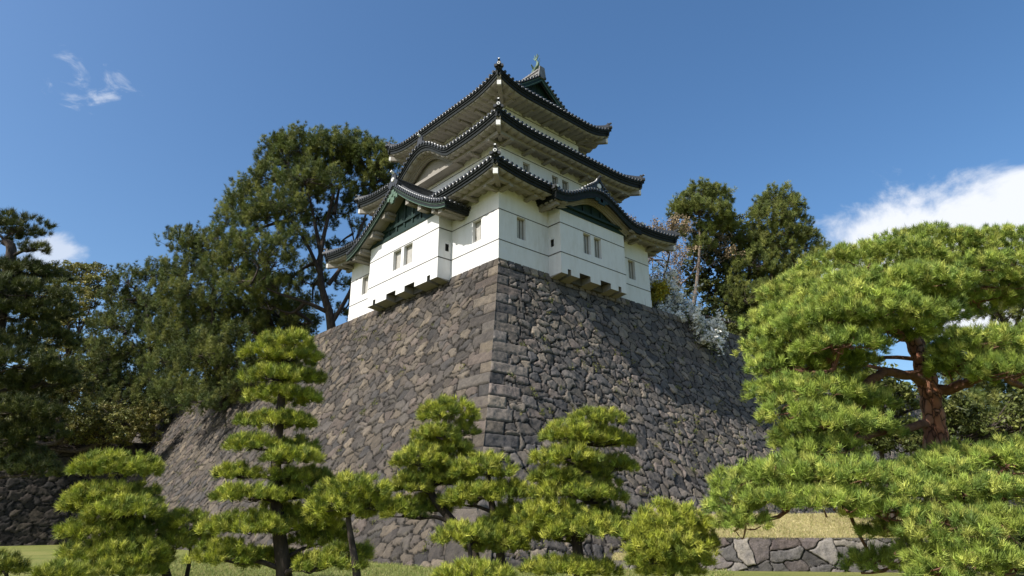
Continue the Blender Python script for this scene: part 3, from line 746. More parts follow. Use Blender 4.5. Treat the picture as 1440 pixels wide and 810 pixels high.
for sg in (-1, 1):
    mb = MB(); xs = np.linspace(-XG + .05, XG - .05, 25); yy = sg * (GY - .18)
    for a, b_ in zip(xs[:-1], xs[1:]): mb.add([(a, yy, ztop(XG) - .1), (b_, yy, ztop(XG) - .1), (b_, yy, ztop(b_) - .03), (a, yy, ztop(a) - .03)], [(0, 1, 2, 3)])
    # raised copper ribs on the gable wall
    for q in np.linspace(-2.4, 2.4, 9):
        mb.box(q - .05, q + .05, yy - .03 if sg < 0 else yy, yy if sg < 0 else yy + .03, ztop(XG), ztop(q) - .2)
    gw = kb(mb, 'gable_wall', M_GREEN, r3)
    mb = MB()
    for s2 in (-1, 1):
        xs = np.linspace(0, XG + .35, 18); P = [np.array([s2 * x_, 0, ztop(x_)]) for x_ in xs]
        y0, y1 = sg * (GY + .22), sg * (GY + .36); y0, y1 = min(y0, y1), max(y0, y1)
        mb.sweep(P, lambda i: [P[i] + (0, y0, -.06), P[i] + (0, y1, -.06), P[i] + (0, y1, -.50 - .1 * (1 - i / 17)), P[i] + (0, y0, -.50 - .1 * (1 - i / 17))], 0)
        y2 = sg * (GY + .385); ya, yb = min(y1 if sg > 0 else y0, y2), max(y1 if sg > 0 else y0, y2)
        mb.sweep(P, lambda i: [P[i] + (0, ya, -.44), P[i] + (0, yb, -.44), P[i] + (0, yb, -.50), P[i] + (0, ya, -.50)], 1)
        mb.sweep(P, lambda i: [P[i] + (0, ya, -.12), P[i] + (0, yb, -.12), P[i] + (0, yb, -.17), P[i] + (0, ya, -.17)], 1)
    kb(mb, 'barge_board', [M_GREEN, M_PALEGREEN], r3)
    mb = MB()                     # tile ends up the gable slope, and the ridges above them
    for s2 in (-1, 1):
        for x_ in np.arange(.3, XG + .2, .3):
            p = np.array([s2 * x_, sg * (GY + .25), ztop(x_) + .04]); mb.cyl(p, p + (0, sg * .26, 0), .09, .09, 9, 0); mb.cyl(p + (0, sg * .14, .03), p + (0, sg * .18, .03), .1, .1, 8, 1)
        xs = np.linspace(.15, XG - .2, 12); P = [np.array([s2 * x_, sg * (GY - .1), ztop(x_) + .05]) for x_ in xs]
        mb.sweep(P, lambda i: [P[i] + (0, -.16, 0), P[i] + (0, -.12, .3), P[i] + (0, .12, .3), P[i] + (0, .16, 0)], 0)
    kb(mb, 'gable_tile_ends', [M_TILEEND, M_LIMEGLINT], r3)
mb = MB()
mb.box(-.24, .24, -GY - .3, GY + .3, ZR - .15, ZR + .42); mb.box(-.30, .30, -GY - .33, GY + .33, ZR + .42, ZR + .5); mb.box(-.30, .30, -GY - .32, GY + .32, ZR + .1, ZR + .15)
for y_ in np.arange(-GY - .2, GY + .3, .3): mb.cyl((-.15, y_, ZR + .5), (-.15, y_ + .27, ZR + .5), .15, .15, 8); mb.cyl((.13, y_, ZR + .5), (.13, y_ + .27, ZR + .5), .15, .15, 8)
for sg in (-1, 1):
    mb.hexa([(-.42, sg * (GY + .34), ZR - .3), (.42, sg * (GY + .34), ZR - .3), (.42, sg * (GY + .46), ZR - .3), (-.42, sg * (GY + .46), ZR - .3), (-.25, sg * (GY + .34), ZR + .75), (.25, sg * (GY + .34), ZR + .75), (.25, sg * (GY + .46), ZR + .75), (-.25, sg * (GY + .46), ZR + .75)])
kb(mb, 'roof_ridge', M_TILE, r3)
for sg in (-1, 1):                # dolphin-like ridge fish, tail up
    path = [(.0, -.32, .0), (0, -.30, .22), (0, -.12, .42), (0, .10, .58), (0, .16, .85), (0, .06, 1.1), (0, -.06, 1.3)]
    rad = [(.16, .2), (.2, .24), (.2, .22), (.16, .18), (.11, .13), (.07, .08), (.03, .05)]
    P = smooth_path([(0, sg * (GY - .25 - y_ if False else GY - .2) - sg * (-y_), ZR + .55 + z_) for _, y_, z_ in path], 15); rr = smooth_path([(a, b_, 0) for a, b_ in rad], 15)
    mb = MB(); mb.sweep(P, lambda i: [P[i] + (rr[i][0] * math.cos(t0), rr[i][1] * math.sin(t0) * .9, rr[i][1] * .25 * math.sin(t0)) for t0 in np.arange(8) * PI / 4], 0)
    tp = P[-1]
    for a, l_ in ((-.9, .42), (-.35, .5), (.25, .5), (.8, .4)):
        q = tp + np.array([0, math.sin(a) * l_, math.cos(a) * l_]); mb.hexa([tp + (-.04, -.06, -.08), tp + (.04, -.06, -.08), tp + (.04, .06, -.08), tp + (-.04, .06, -.08), q + (-.02, -.03, 0), q + (.02, -.03, 0), q + (.02, .03, 0), q + (-.02, .03, 0)])
    for i in range(2, 12, 2):
        b_ = P[i]; mb.hexa([b_ + (-.02, sg * .05, .05), b_ + (.02, sg * .05, .05), b_ + (.02, sg * .15, .12), b_ + (-.02, sg * .15, .12), b_ + (-.01, sg * .26, .22), b_ + (.01, sg * .26, .22), b_ + (.01, sg * .3, .28), b_ + (-.01, sg * .3, .28)])
    for s2 in (-1, 1):
        b_ = P[4]; mb.hexa([b_ + (s2 * .15, -.1, 0), b_ + (s2 * .15, .1, 0), b_ + (s2 * .2, .1, .05), b_ + (s2 * .2, -.1, .05), b_ + (s2 * .42, -.05, .3), b_ + (s2 * .42, .05, .3), b_ + (s2 * .43, .05, .33), b_ + (s2 * .43, -.05, .33)])
    kb(mb, 'ridge_fish', M_PALEGREEN, r3)

# --- generic arch / gable roof in front of a side: front at distance F, running back to Bk
def front_roof(name, side, Fd, Bk, hw, zf, th, board_mats, rows_soffit, tilew=RIB, endcaps=True, side_back=None, board_line=True):
    """zf(u): tile height of the front edge and of the whole cylinder behind it"""
    t_, e_ = MB(), MB()
    n = max(6, int(round((Fd - Bk) / tilew))); prof = rib_profile()
    ds = [(Fd - (i + q) * (Fd - Bk) / n, h) for i in range(n) for q, h in prof] + [(Bk, 0)]
    us = np.linspace(-hw, hw, 61)
    t_.grid([[sp(side, u, d, zf(u) + h) for u in us] for d, h in ds])
    r = None
    # arc-length spaced tile ends along the front edge
    fine = np.linspace(-hw, hw, 400); zz = np.array([zf(u) for u in fine]); arc = np.concatenate([[0], np.cumsum(np.hypot(np.diff(fine), np.diff(zz)))])
    e, nn = SIDES[side]; nn = np.array(nn, float)
    for a in np.arange(.12, arc[-1], .3):
        u = np.interp(a, arc, fine); p = np.array(sp(side, u, Fd - .05, zf(u) + .03)); e_.cyl(p, p + nn * .13, .115, .108, 10, 0); e_.cyl(p - nn * .06 + (0, 0, .02), p - nn * .005 + (0, 0, .02), .140, .140, 8, 1)
    for q in (-1, 1):             # tile ends along the side eaves
        for i in range(n):
            d = Fd - (i + .5) * (Fd - Bk) / n
            if side_back and d < side_back: continue
            p = np.array(sp(side, q * hw, d, zf(hw) + .02)); ev = np.array(e, float) * q; e_.cyl(p, p + ev * .10, .112, .105, 10, 0); e_.cyl(p - ev * .1 + (0, 0, .018), p - ev * .045 + (0, 0, .018), .098, .098, 8, 1)
    r = kb(t_, name, M_TILE); kb(e_, 'eave_tile_ends', [M_TILEEND, M_LIMEGLINT], r)
    mb = MB(); U = list(us)
    def ring(i, d0, d1, o0, o1): u = U[i]; z = zf(u); return [sp(side, u, d0, z - o0), sp(side, u, d1, z - o0), sp(side, u, d1, z - o1), sp(side, u, d0, z - o1)]
    mb.sweep(U, lambda i: ring(i, Fd + .01, Fd - .2, .0, .16), 0)
    mb.sweep(U, lambda i: ring(i, Fd - .05, Fd - .2, .162, th * .7), 0)
    mb.sweep(U, lambda i: ring(i, Fd - .06, Fd - .19, th * .7, th), 1)
    if board_line:
        mb.sweep(U, lambda i: ring(i, Fd - .02, Fd - .048, th - .05, th - .01), 2); mb.sweep(U, lambda i: ring(i, Fd - .02, Fd - .048, .2, .225), 2)
    kb(mb, 'barge_board', board_mats, r)
    for (d0, d1, o0, o1) in rows_soffit:
        mb = MB()
        U = [u for u in us if abs(u) < (hw - .05 if o1 < .45 else hw * .8)]
        mb.sweep(U, lambda i: ring(i, d0, d1, o0, o1), 0)
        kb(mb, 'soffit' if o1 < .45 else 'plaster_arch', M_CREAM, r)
    # side fascia + soffit returning to the wall
    for q in (-1, 1):
        mb = MB(); z = zf(hw); back = side_back or Bk
        for (o0, o1, k0, k1) in ((0, .17, .015, .2), (.172, .31, -.06, .26), (.312, .46, -.13, .3)):
            u0, u1 = sorted((q * (hw + k0), q * (hw - k1))); sbox(mb, side, u0, u1, back, Fd - .21, z - o1, z - o0)
        kb(mb, 'fascia', M_DARK, r)
    return r

# bay gable on the left face
GWH, GE, GP = 6.25, 20.42, 24.15
def zg(u): w_ = 1 - abs(u) / GWH; return GE + (GP - GE) * (.66 * w_ + .34 * w_ * w_) + .22 * max(0, (abs(u) / GWH - .75) / .25) ** 2
rg = front_roof('gable_roof', 'w', 9.58, 5.95, GWH, zg, .52, [M_DARK, M_GREEN, M_PALEGREEN], [(9.38, 7.52, .3, .42)], side_back=HX)
for u in (-5.5, -4.75, -3.1, -1.55, 1.55, 3.1, 4.75, 5.5):
    mb = MB(); z = zg(u) - .42; sbox(mb, 'w', u - .2, u + .2, 7.52, 9.34, z - .34 - .12 * (abs(u) < 4), z - .0)
    sbox(mb, 'w', u - .36, u - .21, 7.52, 9.2, z - .2, z)
    sbox(mb, 'w', u + .21, u + .36, 7.52, 9.2, z - .2, z)
    kb(mb, 'gable_purlin', M_CREAM, rg)
mb = MB(); xs = np.linspace(-BW - .9, BW + .9, 31)
for a, b_ in zip(xs[:-1], xs[1:]): mb.add([sp('w', a, DW - .12, 20.7), sp('w', b_, DW - .12, 20.7), sp('w', b_, DW - .12, zg(b_) - .35), sp('w', a, DW - .12, zg(a) - .35)], [(0, 1, 2, 3)])
sbox(mb, 'w', -BW - .1, BW + .1, DW - .05, DW + .06, 20.72, 20.98); sbox(mb, 'w', -3.1, 3.1, DW - .12, DW + .0, 21.5, 21.72)
for u in (-2.0, -1.0, 0, 1.0, 2.0): sbox(mb, 'w', u - .1, u + .1, DW - .12, DW - .04, 20.98, zg(u) - .8)
kb(mb, 'gable_wall', M_GREEN, rg)
mb = MB()                         # carved pendant under the peak
for (u0, u1, z0, z1) in ((-.16, .16, 22.55, 23.6), (-.42, .42, 23.0, 23.35), (-.62, -.40, 22.85, 23.15), (.40, .62, 22.85, 23.15), (-.26, .26, 22.72, 22.95)): sbox(mb, 'w', u0, u1, 9.50 + .01 * abs(u0), 9.62 - .02 * abs(u0), z0 + .1, z1 + .1)
mb.cyl(sp('w', 0, 9.5, 23.28), sp('w', 0, 9.68, 23.28), .16, .12, 8)
kb(mb, 'gable_pendant', M_PALEGREEN, rg)
mb = MB()                         # ridge and end ornament
sbox(mb, 'w', -.22, .22, 5.95, 9.45, GP - .1, GP + .34); sbox(mb, 'w', -.28, .28, 5.95, 9.5, GP + .34, GP + .42)
mb.cyl(sp('w', 0, 5.95, GP + .44), sp('w', 0, 9.55, GP + .44), .15, .15, 10)
P = [(-.55, -.15), (-.62, .12), (-.36, .25), (-.30, .62), (-.12, .9), (.12, .9), (.30, .62), (.36, .25), (.62, .12), (.55, -.15)]
mb.add([sp('w', u, 9.5, GP + z) for u, z in P] + [sp('w', u, 9.64, GP + z) for u, z in P], [tuple(range(10)), tuple(range(19, 9, -1))] + [(i, (i + 1) % 10, 10 + (i + 1) % 10, 10 + i) for i in range(10)])
mb.cyl(sp('w', 0, 9.5, GP + .82), sp('w', 0, 9.85, GP + .98), .1, .1, 10, 1); mb.cyl(sp('w', 0, 9.64, GP + .35), sp('w', 0, 9.7, GP + .35), .17, .15, 10, 1)
for q in (-1, 1):
    us = np.linspace(.3, GWH - .4, 14); PP = [np.array(sp('w', q * u, 9.2, zg(u) + .06)) for u in us]
    mb.sweep(PP, lambda i: [PP[i] + (-.14, 0, 0), PP[i] + (-.1, 0, .26), PP[i] + (.1, 0, .26), PP[i] + (.14, 0, 0)], 0)
kb(mb, 'ridge_ornament', [M_TILEEND, M_LIMEGLINT], rg)

# arched (karahafu) roof over the right bay
KHW, KE, KP = 4.35, 21.3, 1.32
def zk(u): return KE + (KP * .5 * (1 + math.cos(PI * u / (KHW * .92))) if abs(u) < KHW * .92 else 0)
rk = front_roof('arched_roof', 's', 11.0, 7.45, KHW, zk, .60, [M_DARK, M_DARK, M_GREEN],
                [(10.8, 9.1, .3, .40), (10.55, 10.42, .40, .62), (10.42, 10.30, .40, .72), (10.30, 10.19, .40, .82)], side_back=HY)
mb = MB(); xs = np.linspace(-BS - .25, BS + .25, 31)
for a, b_ in zip(xs[:-1], xs[1:]): mb.add([sp('s', a, DS - .06, 20.75), sp('s', b_, DS - .06, 20.75), sp('s', b_, DS - .06, zk(b_) - .36), sp('s', a, DS - .06, zk(a) - .36)], [(0, 1, 2, 3)])
sbox(mb, 's', -BS - .35, BS + .35, DS - .06, DS + .07, 20.55, 20.82); sbox(mb, 's', -BS - .75, BS + .75, DS - .05, DS + .24, 20.83, 20.98)
for u in (-.9, 0, .9): sbox(mb, 's', u - .09, u + .09, DS - .06, DS + .02, 20.98, zk(u) - .9)
kb(mb, 'gable_wall', M_GREEN, rk)
for q in (-1, 1):
    mb = MB()
    for k_ in range(4):
        u = q * (BS + .2); d = 9.3 + k_ * .45
        u0, u1 = sorted((q * (BS + .02), q * (KHW - .16))); sbox(mb, 's', u0, u1, d, d + .26, 20.72, 20.9)
    u0, u1 = sorted((q * (BS + .55), q * (BS + .8))); sbox(mb, 's', u0, u1, HY, 10.7, 20.48, 20.718)
    kb(mb, 'eave_beam', M_CREAM, rk)
mb = MB()
for q in (-1, 1): mb.cyl(sp('s', q * .0, 10.9, 21.9), sp('s', 0, 11.06, 21.9), .2, .14, 8)
mb.box(-.32, .32, -11.05, -10.96, 21.62, 22.0); mb.box(-.62, -.28, -11.03, -10.97, 21.78, 22.02); mb.box(.28, .62, -11.03, -10.97, 21.78, 22.02)
kb(mb, 'gable_pendant', M_GREEN, rk)
mb = MB()
z0 = KE + KP
mb.box(-.2, .2, -10.85, -7.6, z0 - .05, z0 + .3); mb.cyl((0, -10.9, z0 + .34), (0, -7.6, z0 + .34), .14, .14, 10)
def orn_side(t0): return 1.9 * (1 - t0) ** 2.1
ts = np.linspace(0, 1, 12); prof = [(-orn_side(t0) - .05, zk(orn_side(t0)) * (1 - t0) + (z0 + 1.0) * t0) for t0 in ts] 
ring_f = [(u, -10.86, z) for u, z in prof] + [(-u, -10.86, z) for u, z in prof[::-1]]
nf = len(ring_f); ring_b = [(u, -10.68, z) for u, _, z in ring_f]
mb.add(ring_f + ring_b, [(i, i + 1, nf - 2 - i, nf - 1 - i) for i in range(nf // 2 - 1)] + [(nf + i + 1, nf + i, 2 * nf - 1 - i, 2 * nf - 2 - i) for i in range(nf // 2 - 1)] + [(i, (i + 1) % nf, nf + (i + 1) % nf, nf + i) for i in range(nf)])
for u, z in prof[:-1]:
    for q in (-1, 1): mb.cyl((q * u, -10.94, z + .03), (q * u, -10.62, z + .03), .085, .085, 8, 0); mb.cyl((q * u, -10.84, z + .06), (q * u, -10.78, z + .06), .095, .095, 8, 1)
mb.cyl((0, -10.7, z0 + .98), (0, -11.05, z0 + 1.16), .09, .09, 10); mb.cyl((0, -10.87, z0 + .45), (0, -10.93, z0 + .45), .2, .17, 12, 1)
kb(mb, 'ridge_ornament', [M_TILEEND, M_LIMEGLINT], rk)
for q in (-1, 1):                  # end tiles at the arch feet
    mb = MB()
    mb.box(q * KHW - .18, q * KHW + .18, -11.03, -10.5, KE + .05, KE + .3); mb.cyl((q * KHW, -10.9, KE + .22), (q * KHW, -11.12, KE + .22), .14, .14, 10, 0); mb.cyl((q * KHW, -11.121, KE + .22), (q * KHW, -11.13, KE + .22), .1, .1, 10, 1)
    kb(mb, 'corner_tile', [M_TILEEND, M_LIMEGLINT], rk)

# arched eave of the second roof: pendant panel, ornament and inner plaster arch
kz = kbell2(3.5, 1.72)
mb = MB(); U = list(np.linspace(-3.3, 3.3, 41))
for d0, d1, o0, o1 in ((7.02, 6.86, .5, .70), (6.86, 6.7, .5, .82), (6.7, 6.54, .5, .94)):
    mb.sweep(U, lambda i: [sp('w', U[i], d0, 26.42 + kz(U[i]) - o0), sp('w', U[i], d1, 26.42 + kz(U[i]) - o0), sp('w', U[i], d1, 26.42 + kz(U[i]) - o1), sp('w', U[i], d0, 26.42 + kz(U[i]) - o1)], 0)
kb(mb, 'arch_plaster', M_CREAM, r2)
mb = MB()
for a, b_ in zip(U[:-1], U[1:]): mb.add([sp('w', a, 6.3, 25.6), sp('w', b_, 6.3, 25.6), sp('w', b_, 6.3, 26.0 + kz(b_)), sp('w', a, 6.3, 26.0 + kz(a))], [(0, 1, 2, 3)])
sbox(mb, 'w', -3.4, 3.4, 5.9, 6.75, 25.55, 25.8)
kb(mb, 'arch_panel', M_CREAM, r2)
mb = MB(); zz = 26.42 + 1.72
P = [(-.55, -.05), (-.6, .16), (-.34, .25), (-.28, .55), (-.1, .85), (.1, .85), (.28, .55), (.34, .25), (.6, .16), (.55, -.05)]
mb.add([sp('w', u, 7.42, zz + z) for u, z in P] + [sp('w', u, 7.56, zz + z) for u, z in P], [tuple(range(10)), tuple(range(19, 9, -1))] + [(i, (i + 1) % 10, 10 + (i + 1) % 10, 10 + i) for i in range(10)])
mb.cyl(sp('w', 0, 7.4, zz + .74), sp('w', 0, 7.75, zz + .9), .09, .09, 10, 1); sbox(mb, 'w', -.18, .18, 4.2, 7.42, zz - .02, zz + .32)
kb(mb, 'ridge_ornament', [M_TILEEND, M_LIMEGLINT], r2)

# ------------------------------------------------------------------ trees
def unit(v): return v / (np.linalg.norm(v, axis=-1, keepdims=True) + 1e-9)

def needle_mesh(rng, P, D, n, length, width, spread, tint, jit=.02, tri=True):
    """P, D, tint: one per tuft; returns V, F, T of n needle triangles per tuft"""
    N = len(P); D = np.repeat(D, n, 0); B = np.repeat(P, n, 0) + rng.normal(0, jit, (N * n, 3))
    d = unit(D + spread * rng.normal(0, 1, (N * n, 3))); l = length * rng.uniform(.65, 1.2, (N * n, 1))
    sd_ = unit(np.cross(d, rng.normal(0, 1, (N * n, 3)))) * width * .5
    V = np.stack([B - sd_, B + sd_, B + d * l], 1).reshape(-1, 3)
    F = np.arange(N * n * 3).reshape(-1, 3)
    T = np.repeat(tint, n, 0) * rng.uniform(.75, 1.25, (N * n, 1)); T = np.repeat(T, 3, 0)
    return V, F, T

def leaf_mesh(rng, P, size, tint, flat=.4):
    N = len(P); nrm = unit(rng.normal(0, 1, (N, 3)) + np.array([0, 0, flat])); a = unit(np.cross(nrm, rng.normal(0, 1, (N, 3)))); b_ = np.cross(nrm, a)
    s1 = size * rng.uniform(.6, 1.2, (N, 1)); s2 = s1 * .5
    V = np.stack([P - a * s1, P + b_ * s2, P + a * s1, P - b_ * s2], 1).reshape(-1, 3)
    return V, np.arange(N * 4).reshape(-1, 4), np.repeat(tint * rng.uniform(.7, 1.3, (N, 1)), 4, 0)

def dome_points(rng, n, zmin=-.25):
    d = unit(rng.normal(0, 1, (int(n * 2.6) + 20, 3))); d = d[d[:, 2] > zmin][:n]; return d

FG_COLS = np.array([[.30, .335, .04], [.355, .38, .048], [.22, .268, .036], [.45, .455, .08], [.145, .19, .03]])
def pad(rng, c, rx, ry, rz, dens, cols, nlen=.15, nw=.013, n=11, flat_bottom=.26, wob=.2, spread=.5, upw=.6, zmin=-.3, rc=.15, per=9, shell=.35):
    """one foliage pad: shoots bunched into small tussocks over a flattened dome, needle tufts on every tussock"""
    area = PI * rx * ry * 1.5 + PI * (rx + ry) * rz
    K = max(8, int(dens * area / per))
    d = dome_points(rng, K, zmin); K = len(d)
    az = np.arctan2(d[:, 1], d[:, 0]); ph = rng.uniform(0, 6.28, 6)
    f = 1 + wob * (.5 * np.sin(3 * az + ph[0]) + .35 * np.sin(5 * az + ph[1] + 2 * d[:, 2]) + .3 * np.sin(9 * az + ph[2] + 5 * d[:, 2]))
    r = (1 - shell * rng.uniform(0, 1, K) ** 2.2) * f
    q = d * r[:, None]; q[:, 2] = np.where(q[:, 2] < 0, q[:, 2] * flat_bottom, q[:, 2])
    C0 = c + q * np.array([rx, ry, rz])
    nrm = unit(d / np.array([rx, ry, rz])); nrm[:, 2] = np.where(d[:, 2] < 0, nrm[:, 2] * .5, nrm[:, 2])
    ax = unit(nrm * .8 + np.array([0, 0, upw]) + .25 * rng.normal(0, 1, (K, 3)))
    rk = rc * rng.uniform(.6, 1.3, K); kc = cols[rng.integers(0, len(cols), K)] * rng.uniform(.7, 1.25, (K, 1))
    N = K * per; t_ = rng.normal(0, 1, (N, 3)); t_ = unit(t_ + 1.3 * np.repeat(ax, per, 0))
    P = np.repeat(C0 - ax * rk[:, None] * .7, per, 0) + t_ * np.repeat(rk, per)[:, None] * rng.uniform(.5, 1.0, (N, 1))
    D = unit(t_ * .8 + np.repeat(ax, per, 0) * .5 + np.array([0, 0, .25]) + .15 * rng.normal(0, 1, (N, 3)))
    T = np.repeat(kc, per, 0) * rng.uniform(.65, 1.25, (N, 1))
    return needle_mesh(rng, P - D * nlen * .5, D, n, nlen, nw, spread, T)

def tree_base(px, depth):
    p = at(px[0], px[1], depth); return np.array([p[0], p[1], 0.0])

def branch_paths(rng, path, rad, targets, r0=.035, sag=.08, twigs=0, sizes=None):
    out = []
    for ci, c in enumerate(targets):
        tw_r = .38 * sizes[ci]; zt_ = c[2] - .22 * abs(np.hypot(*(c - path[np.argmin(np.abs(path[:, 2] - c[2]))])[:2])) - .05
        i = int(np.argmin(np.abs(path[:, 2] - zt_))); p0 = path[i]; ln = np.linalg.norm(c - p0)
        if ln < .05: continue
        mid1 = p0 * .65 + c * .35 + np.array([*rng.normal(0, .06 * ln, 2), sag * ln]); mid2 = p0 * .3 + c * .7 + np.array([*rng.normal(0, .07 * ln, 2), -.02 * ln])
        P = smooth_path([p0, mid1, mid2, c - np.array([0, 0, .04])], 9); r1 = min(rad[i] * .6, max(r0, .055 * ln))
        out.append((P, np.linspace(r1, r1 * .35, 9)))
        for _ in range(twigs):
            s0 = P[rng.integers(4, 9)]; e = c + np.array([*rng.normal(0, tw_r, 2).clip(-2 * tw_r, 2 * tw_r), rng.uniform(-.05, .08)])
            out.append((smooth_path([s0, (s0 + e) / 2 + rng.normal(0, .05, 3), e], 5), np.linspace(r1 * .35, r1 * .1, 5)))
    return out

SEED = [100]
def niwaki(label, depth, trunk, pads, trunk2=None, r0=.12, cols=FG_COLS, wob=.09, dens=230, group='clipped pines on the lawn', nlen=.125, tone=1.0, name='clipped_pine', bark=None, twigs=5, n=13, nw=.011, cat='pine tree', spread=.42, padname='foliage_pad'):
    """garden pine clipped into pads. trunk: pixel path from the top down, pads: (px, py, half width, half height, depth offset)"""
    SEED[0] += 1; rng = np.random.default_rng(SEED[0])
    tp = [at(x, y, depth + (z or 0)) for x, y, z in [(*q, 0)[:3] for q in trunk]]
    base = tp[-1].copy(); base[2] = 0.0
    path = smooth_path(tp[::-1] if False else [*tp, base][::-1], 26); rad = np.linspace(r0, r0 * .35, 26); rad[0] *= 1.35; rad[1] *= 1.12
    root = empty(name, base, label, cat, group)
    cs, szs = [], []
    for q in pads:
        x, y, hw, hh = q[:4]; dz = q[4] if len(q) > 4 else 0
        c = at(x, y, depth + dz); k_ = mpp(c); rx = hw * k_; rz = hh * k_ * 1.12; c = c - np.array([0, 0, rz * .35])
        ry = max(rx * .85, rz * .8)
        cs.append(c); szs.append(rx)
        V, F, T = pad(rng, c, rx * 1.04, ry, rz, dens, cols * tone, nlen, nw, n, flat_bottom=.10, wob=wob, spread=spread, upw=.5, zmin=-.12, rc=.065, per=5, shell=.5)
        # sides of the frame: rotate the pad so that rx runs across the view
        R_ = np.stack([R0, FH, np.array([0, 0, 1.])]); V = (V - c) @ R_ + c
        link_mesh(padname, V, F, M_NEEDLE, root, base, tint=T)
    V, F = tubes([(path, rad)], 9); 
    link_mesh('trunk', V, F, bark or M_BARK, root, base, smooth=True)
    if trunk2:
        t2 = [at(x, y, depth + .25) for x, y in trunk2]; b2 = t2[-1].copy(); b2[2] = 0; p2 = smooth_path([*t2, b2][::-1], 22)
        V, F = tubes([(p2, np.linspace(r0 * .8, r0 * .3, 22))], 8); link_mesh('trunk', V, F, bark or M_BARK, root, base, smooth=True)
    br = branch_paths(rng, path, rad, cs, twigs=twigs, sizes=szs)
    if br:
        V, F = tubes(br, 6); link_mesh('branches', V, F, bark or M_BARK, root, base, smooth=True)
    return root

D0 = 14.0
niwaki('bushy two-trunked clipped pine standing before the far low wall', D0, [(172, 672), (170, 740), (172, 820)],
       [(166, 652, 60, 26), (150, 690, 50, 22, -.3), (196, 694, 36, 22, .3), (132, 704, 44, 22, -.4), (180, 712, 52, 22, -.6), (150, 740, 62, 24, -.2), (205, 742, 40, 34, .5), (140, 770, 52, 26, -.4), (190, 772, 48, 24, -.6), (215, 775, 30, 26, .3), (165, 795, 60, 18, -.7)], trunk2=[(190, 700), (205, 745), (226, 785), (236, 820)], r0=.13)
niwaki('tall slender clipped pine with stacked horizontal foliage tiers', 13.4, [(402, 470), (396, 560), (388, 660), (392, 740), (400, 815)],
       [(406, 478, 42, 20), (372, 492, 32, 17, -.2), (414, 498, 42, 17, .1), (384, 524, 42, 18, -.3), (420, 526, 36, 17, .2), (398, 553, 54, 17), (392, 588, 55, 17), (358, 620, 42, 18, -.3), (412, 638, 44, 17, -.4), (420, 622, 32, 16, .5), (334, 661, 34, 16, -.2), (432, 668, 40, 20, .3), (400, 664, 28, 14, -.2), (350, 691, 52, 18, -.4), (426, 690, 46, 17, .1), (345, 733, 62, 24, -.5), (432, 728, 54, 26, .3), (395, 715, 40, 18, .5), (318, 775, 50, 24, -.3), (380, 780, 46, 22, .5), (452, 752, 44, 22, .5), (462, 786, 50, 20, -.5)], r0=.17, nlen=.115)
niwaki('mushroom-shaped young pine on a dark bare stem half behind the tallest tiered pine', 12.7, [(492, 700), (490, 730), (496, 770), (502, 815)],
       [(497, 684, 52, 28), (470, 706, 38, 20, -.2), (524, 704, 34, 20, .2), (490, 716, 40, 14, .3), (490, 772, 34, 20, .4)], r0=.09)
niwaki('tiny twisted pine bush among bare crooked twigs between two larger pines', 14.4, [(262, 740), (268, 775), (262, 815)],
       [(262, 732, 34, 26), (250, 756, 26, 20, -.2), (284, 752, 24, 24, .2)], r0=.06, twigs=9)
niwaki('leaning clipped pine standing before the sharp corner of the stone wall', 14.2, [(626, 580), (622, 640), (606, 690), (634, 730), (660, 760), (672, 815)],
       [(630, 576, 42, 25), (614, 606, 34, 16, -.2), (650, 600, 24, 16, .3), (590, 640, 40, 24, -.3), (634, 628, 34, 20, .2), (606, 622, 30, 18, .2), (576, 676, 34, 22, -.2), (610, 668, 36, 18, .1), (566, 712, 32, 24, -.3), (600, 706, 36, 22, .3), (616, 650, 40, 16, .2), (645, 668, 30, 20, .5)], r0=.13)
niwaki('round-topped pine with two broad shelves between the leaning pine and the six-tiered pine', 13.8, [(686, 655), (690, 700), (700, 750), (706, 815)],
       [(679, 654, 46, 26), (666, 690, 40, 20, -.2), (704, 686, 44, 19, .0), (646, 700, 26, 16, .2), (722, 728, 44, 36, .2), (700, 756, 44, 30, -.2), (742, 720, 30, 26, .6)], r0=.12)
niwaki('low mushroom-topped pine with a short forked stem in front of the wall foot', 13.0, [(650, 740), (660, 770), (664, 815)],
       [(648, 748, 40, 22), (676, 750, 28, 20, .3), (690, 738, 26, 22, .6)], r0=.07)
niwaki('flat-topped spreading pine shrub at the bottom edge of the lawn', 12.4, [(664, 800), (664, 830)],
       [(664, 800, 54, 18), (630, 808, 26, 14, .3), (700, 806, 30, 16, .3)], r0=.06)
niwaki('broad six-tiered clipped pine between the wall corner and the ball-shaped pine', 13.6, [(800, 590), (802, 650), (806, 720), (812, 770), (816, 820)],
       [(838, 584, 40, 17), (802, 605, 44, 21, -.2), (840, 612, 46, 19, .2), (866, 616, 26, 14, .3), (796, 637, 50, 20, -.3), (868, 650, 30, 18, .4), (778, 664, 36, 17, -.2), (830, 662, 36, 18, .4), (800, 686, 60, 20, -.2), (852, 690, 34, 24, .5), (775, 718, 52, 26, -.3), (812, 736, 72, 26, -.4), (848, 726, 36, 30, .5), (780, 746, 40, 22, .2), (790, 792, 58, 17, -.4), (836, 796, 38, 16, -.3)], r0=.14)
niwaki('ball-shaped bushy pine in front of the low retaining wall', 12.8, [(942, 735), (944, 790), (944, 830)],
       [(942, 734, 56, 38), (914, 752, 40, 30, -.2), (968, 752, 38, 32, .2), (940, 768, 54, 26, -.3)], r0=.10, wob=.1) if False else niwaki('ball-shaped bushy pine in front of the low retaining wall', 12.8, [(942, 735), (944, 790), (944, 830)],
       [(942, 730, 58, 36), (914, 752, 40, 34, -.2), (968, 752, 40, 36, .2), (942, 764, 58, 34, -.3), (920, 780, 40, 18, -.3), (965, 782, 38, 18, -.2), (942, 796, 46, 14, -.1)], r0=.10)
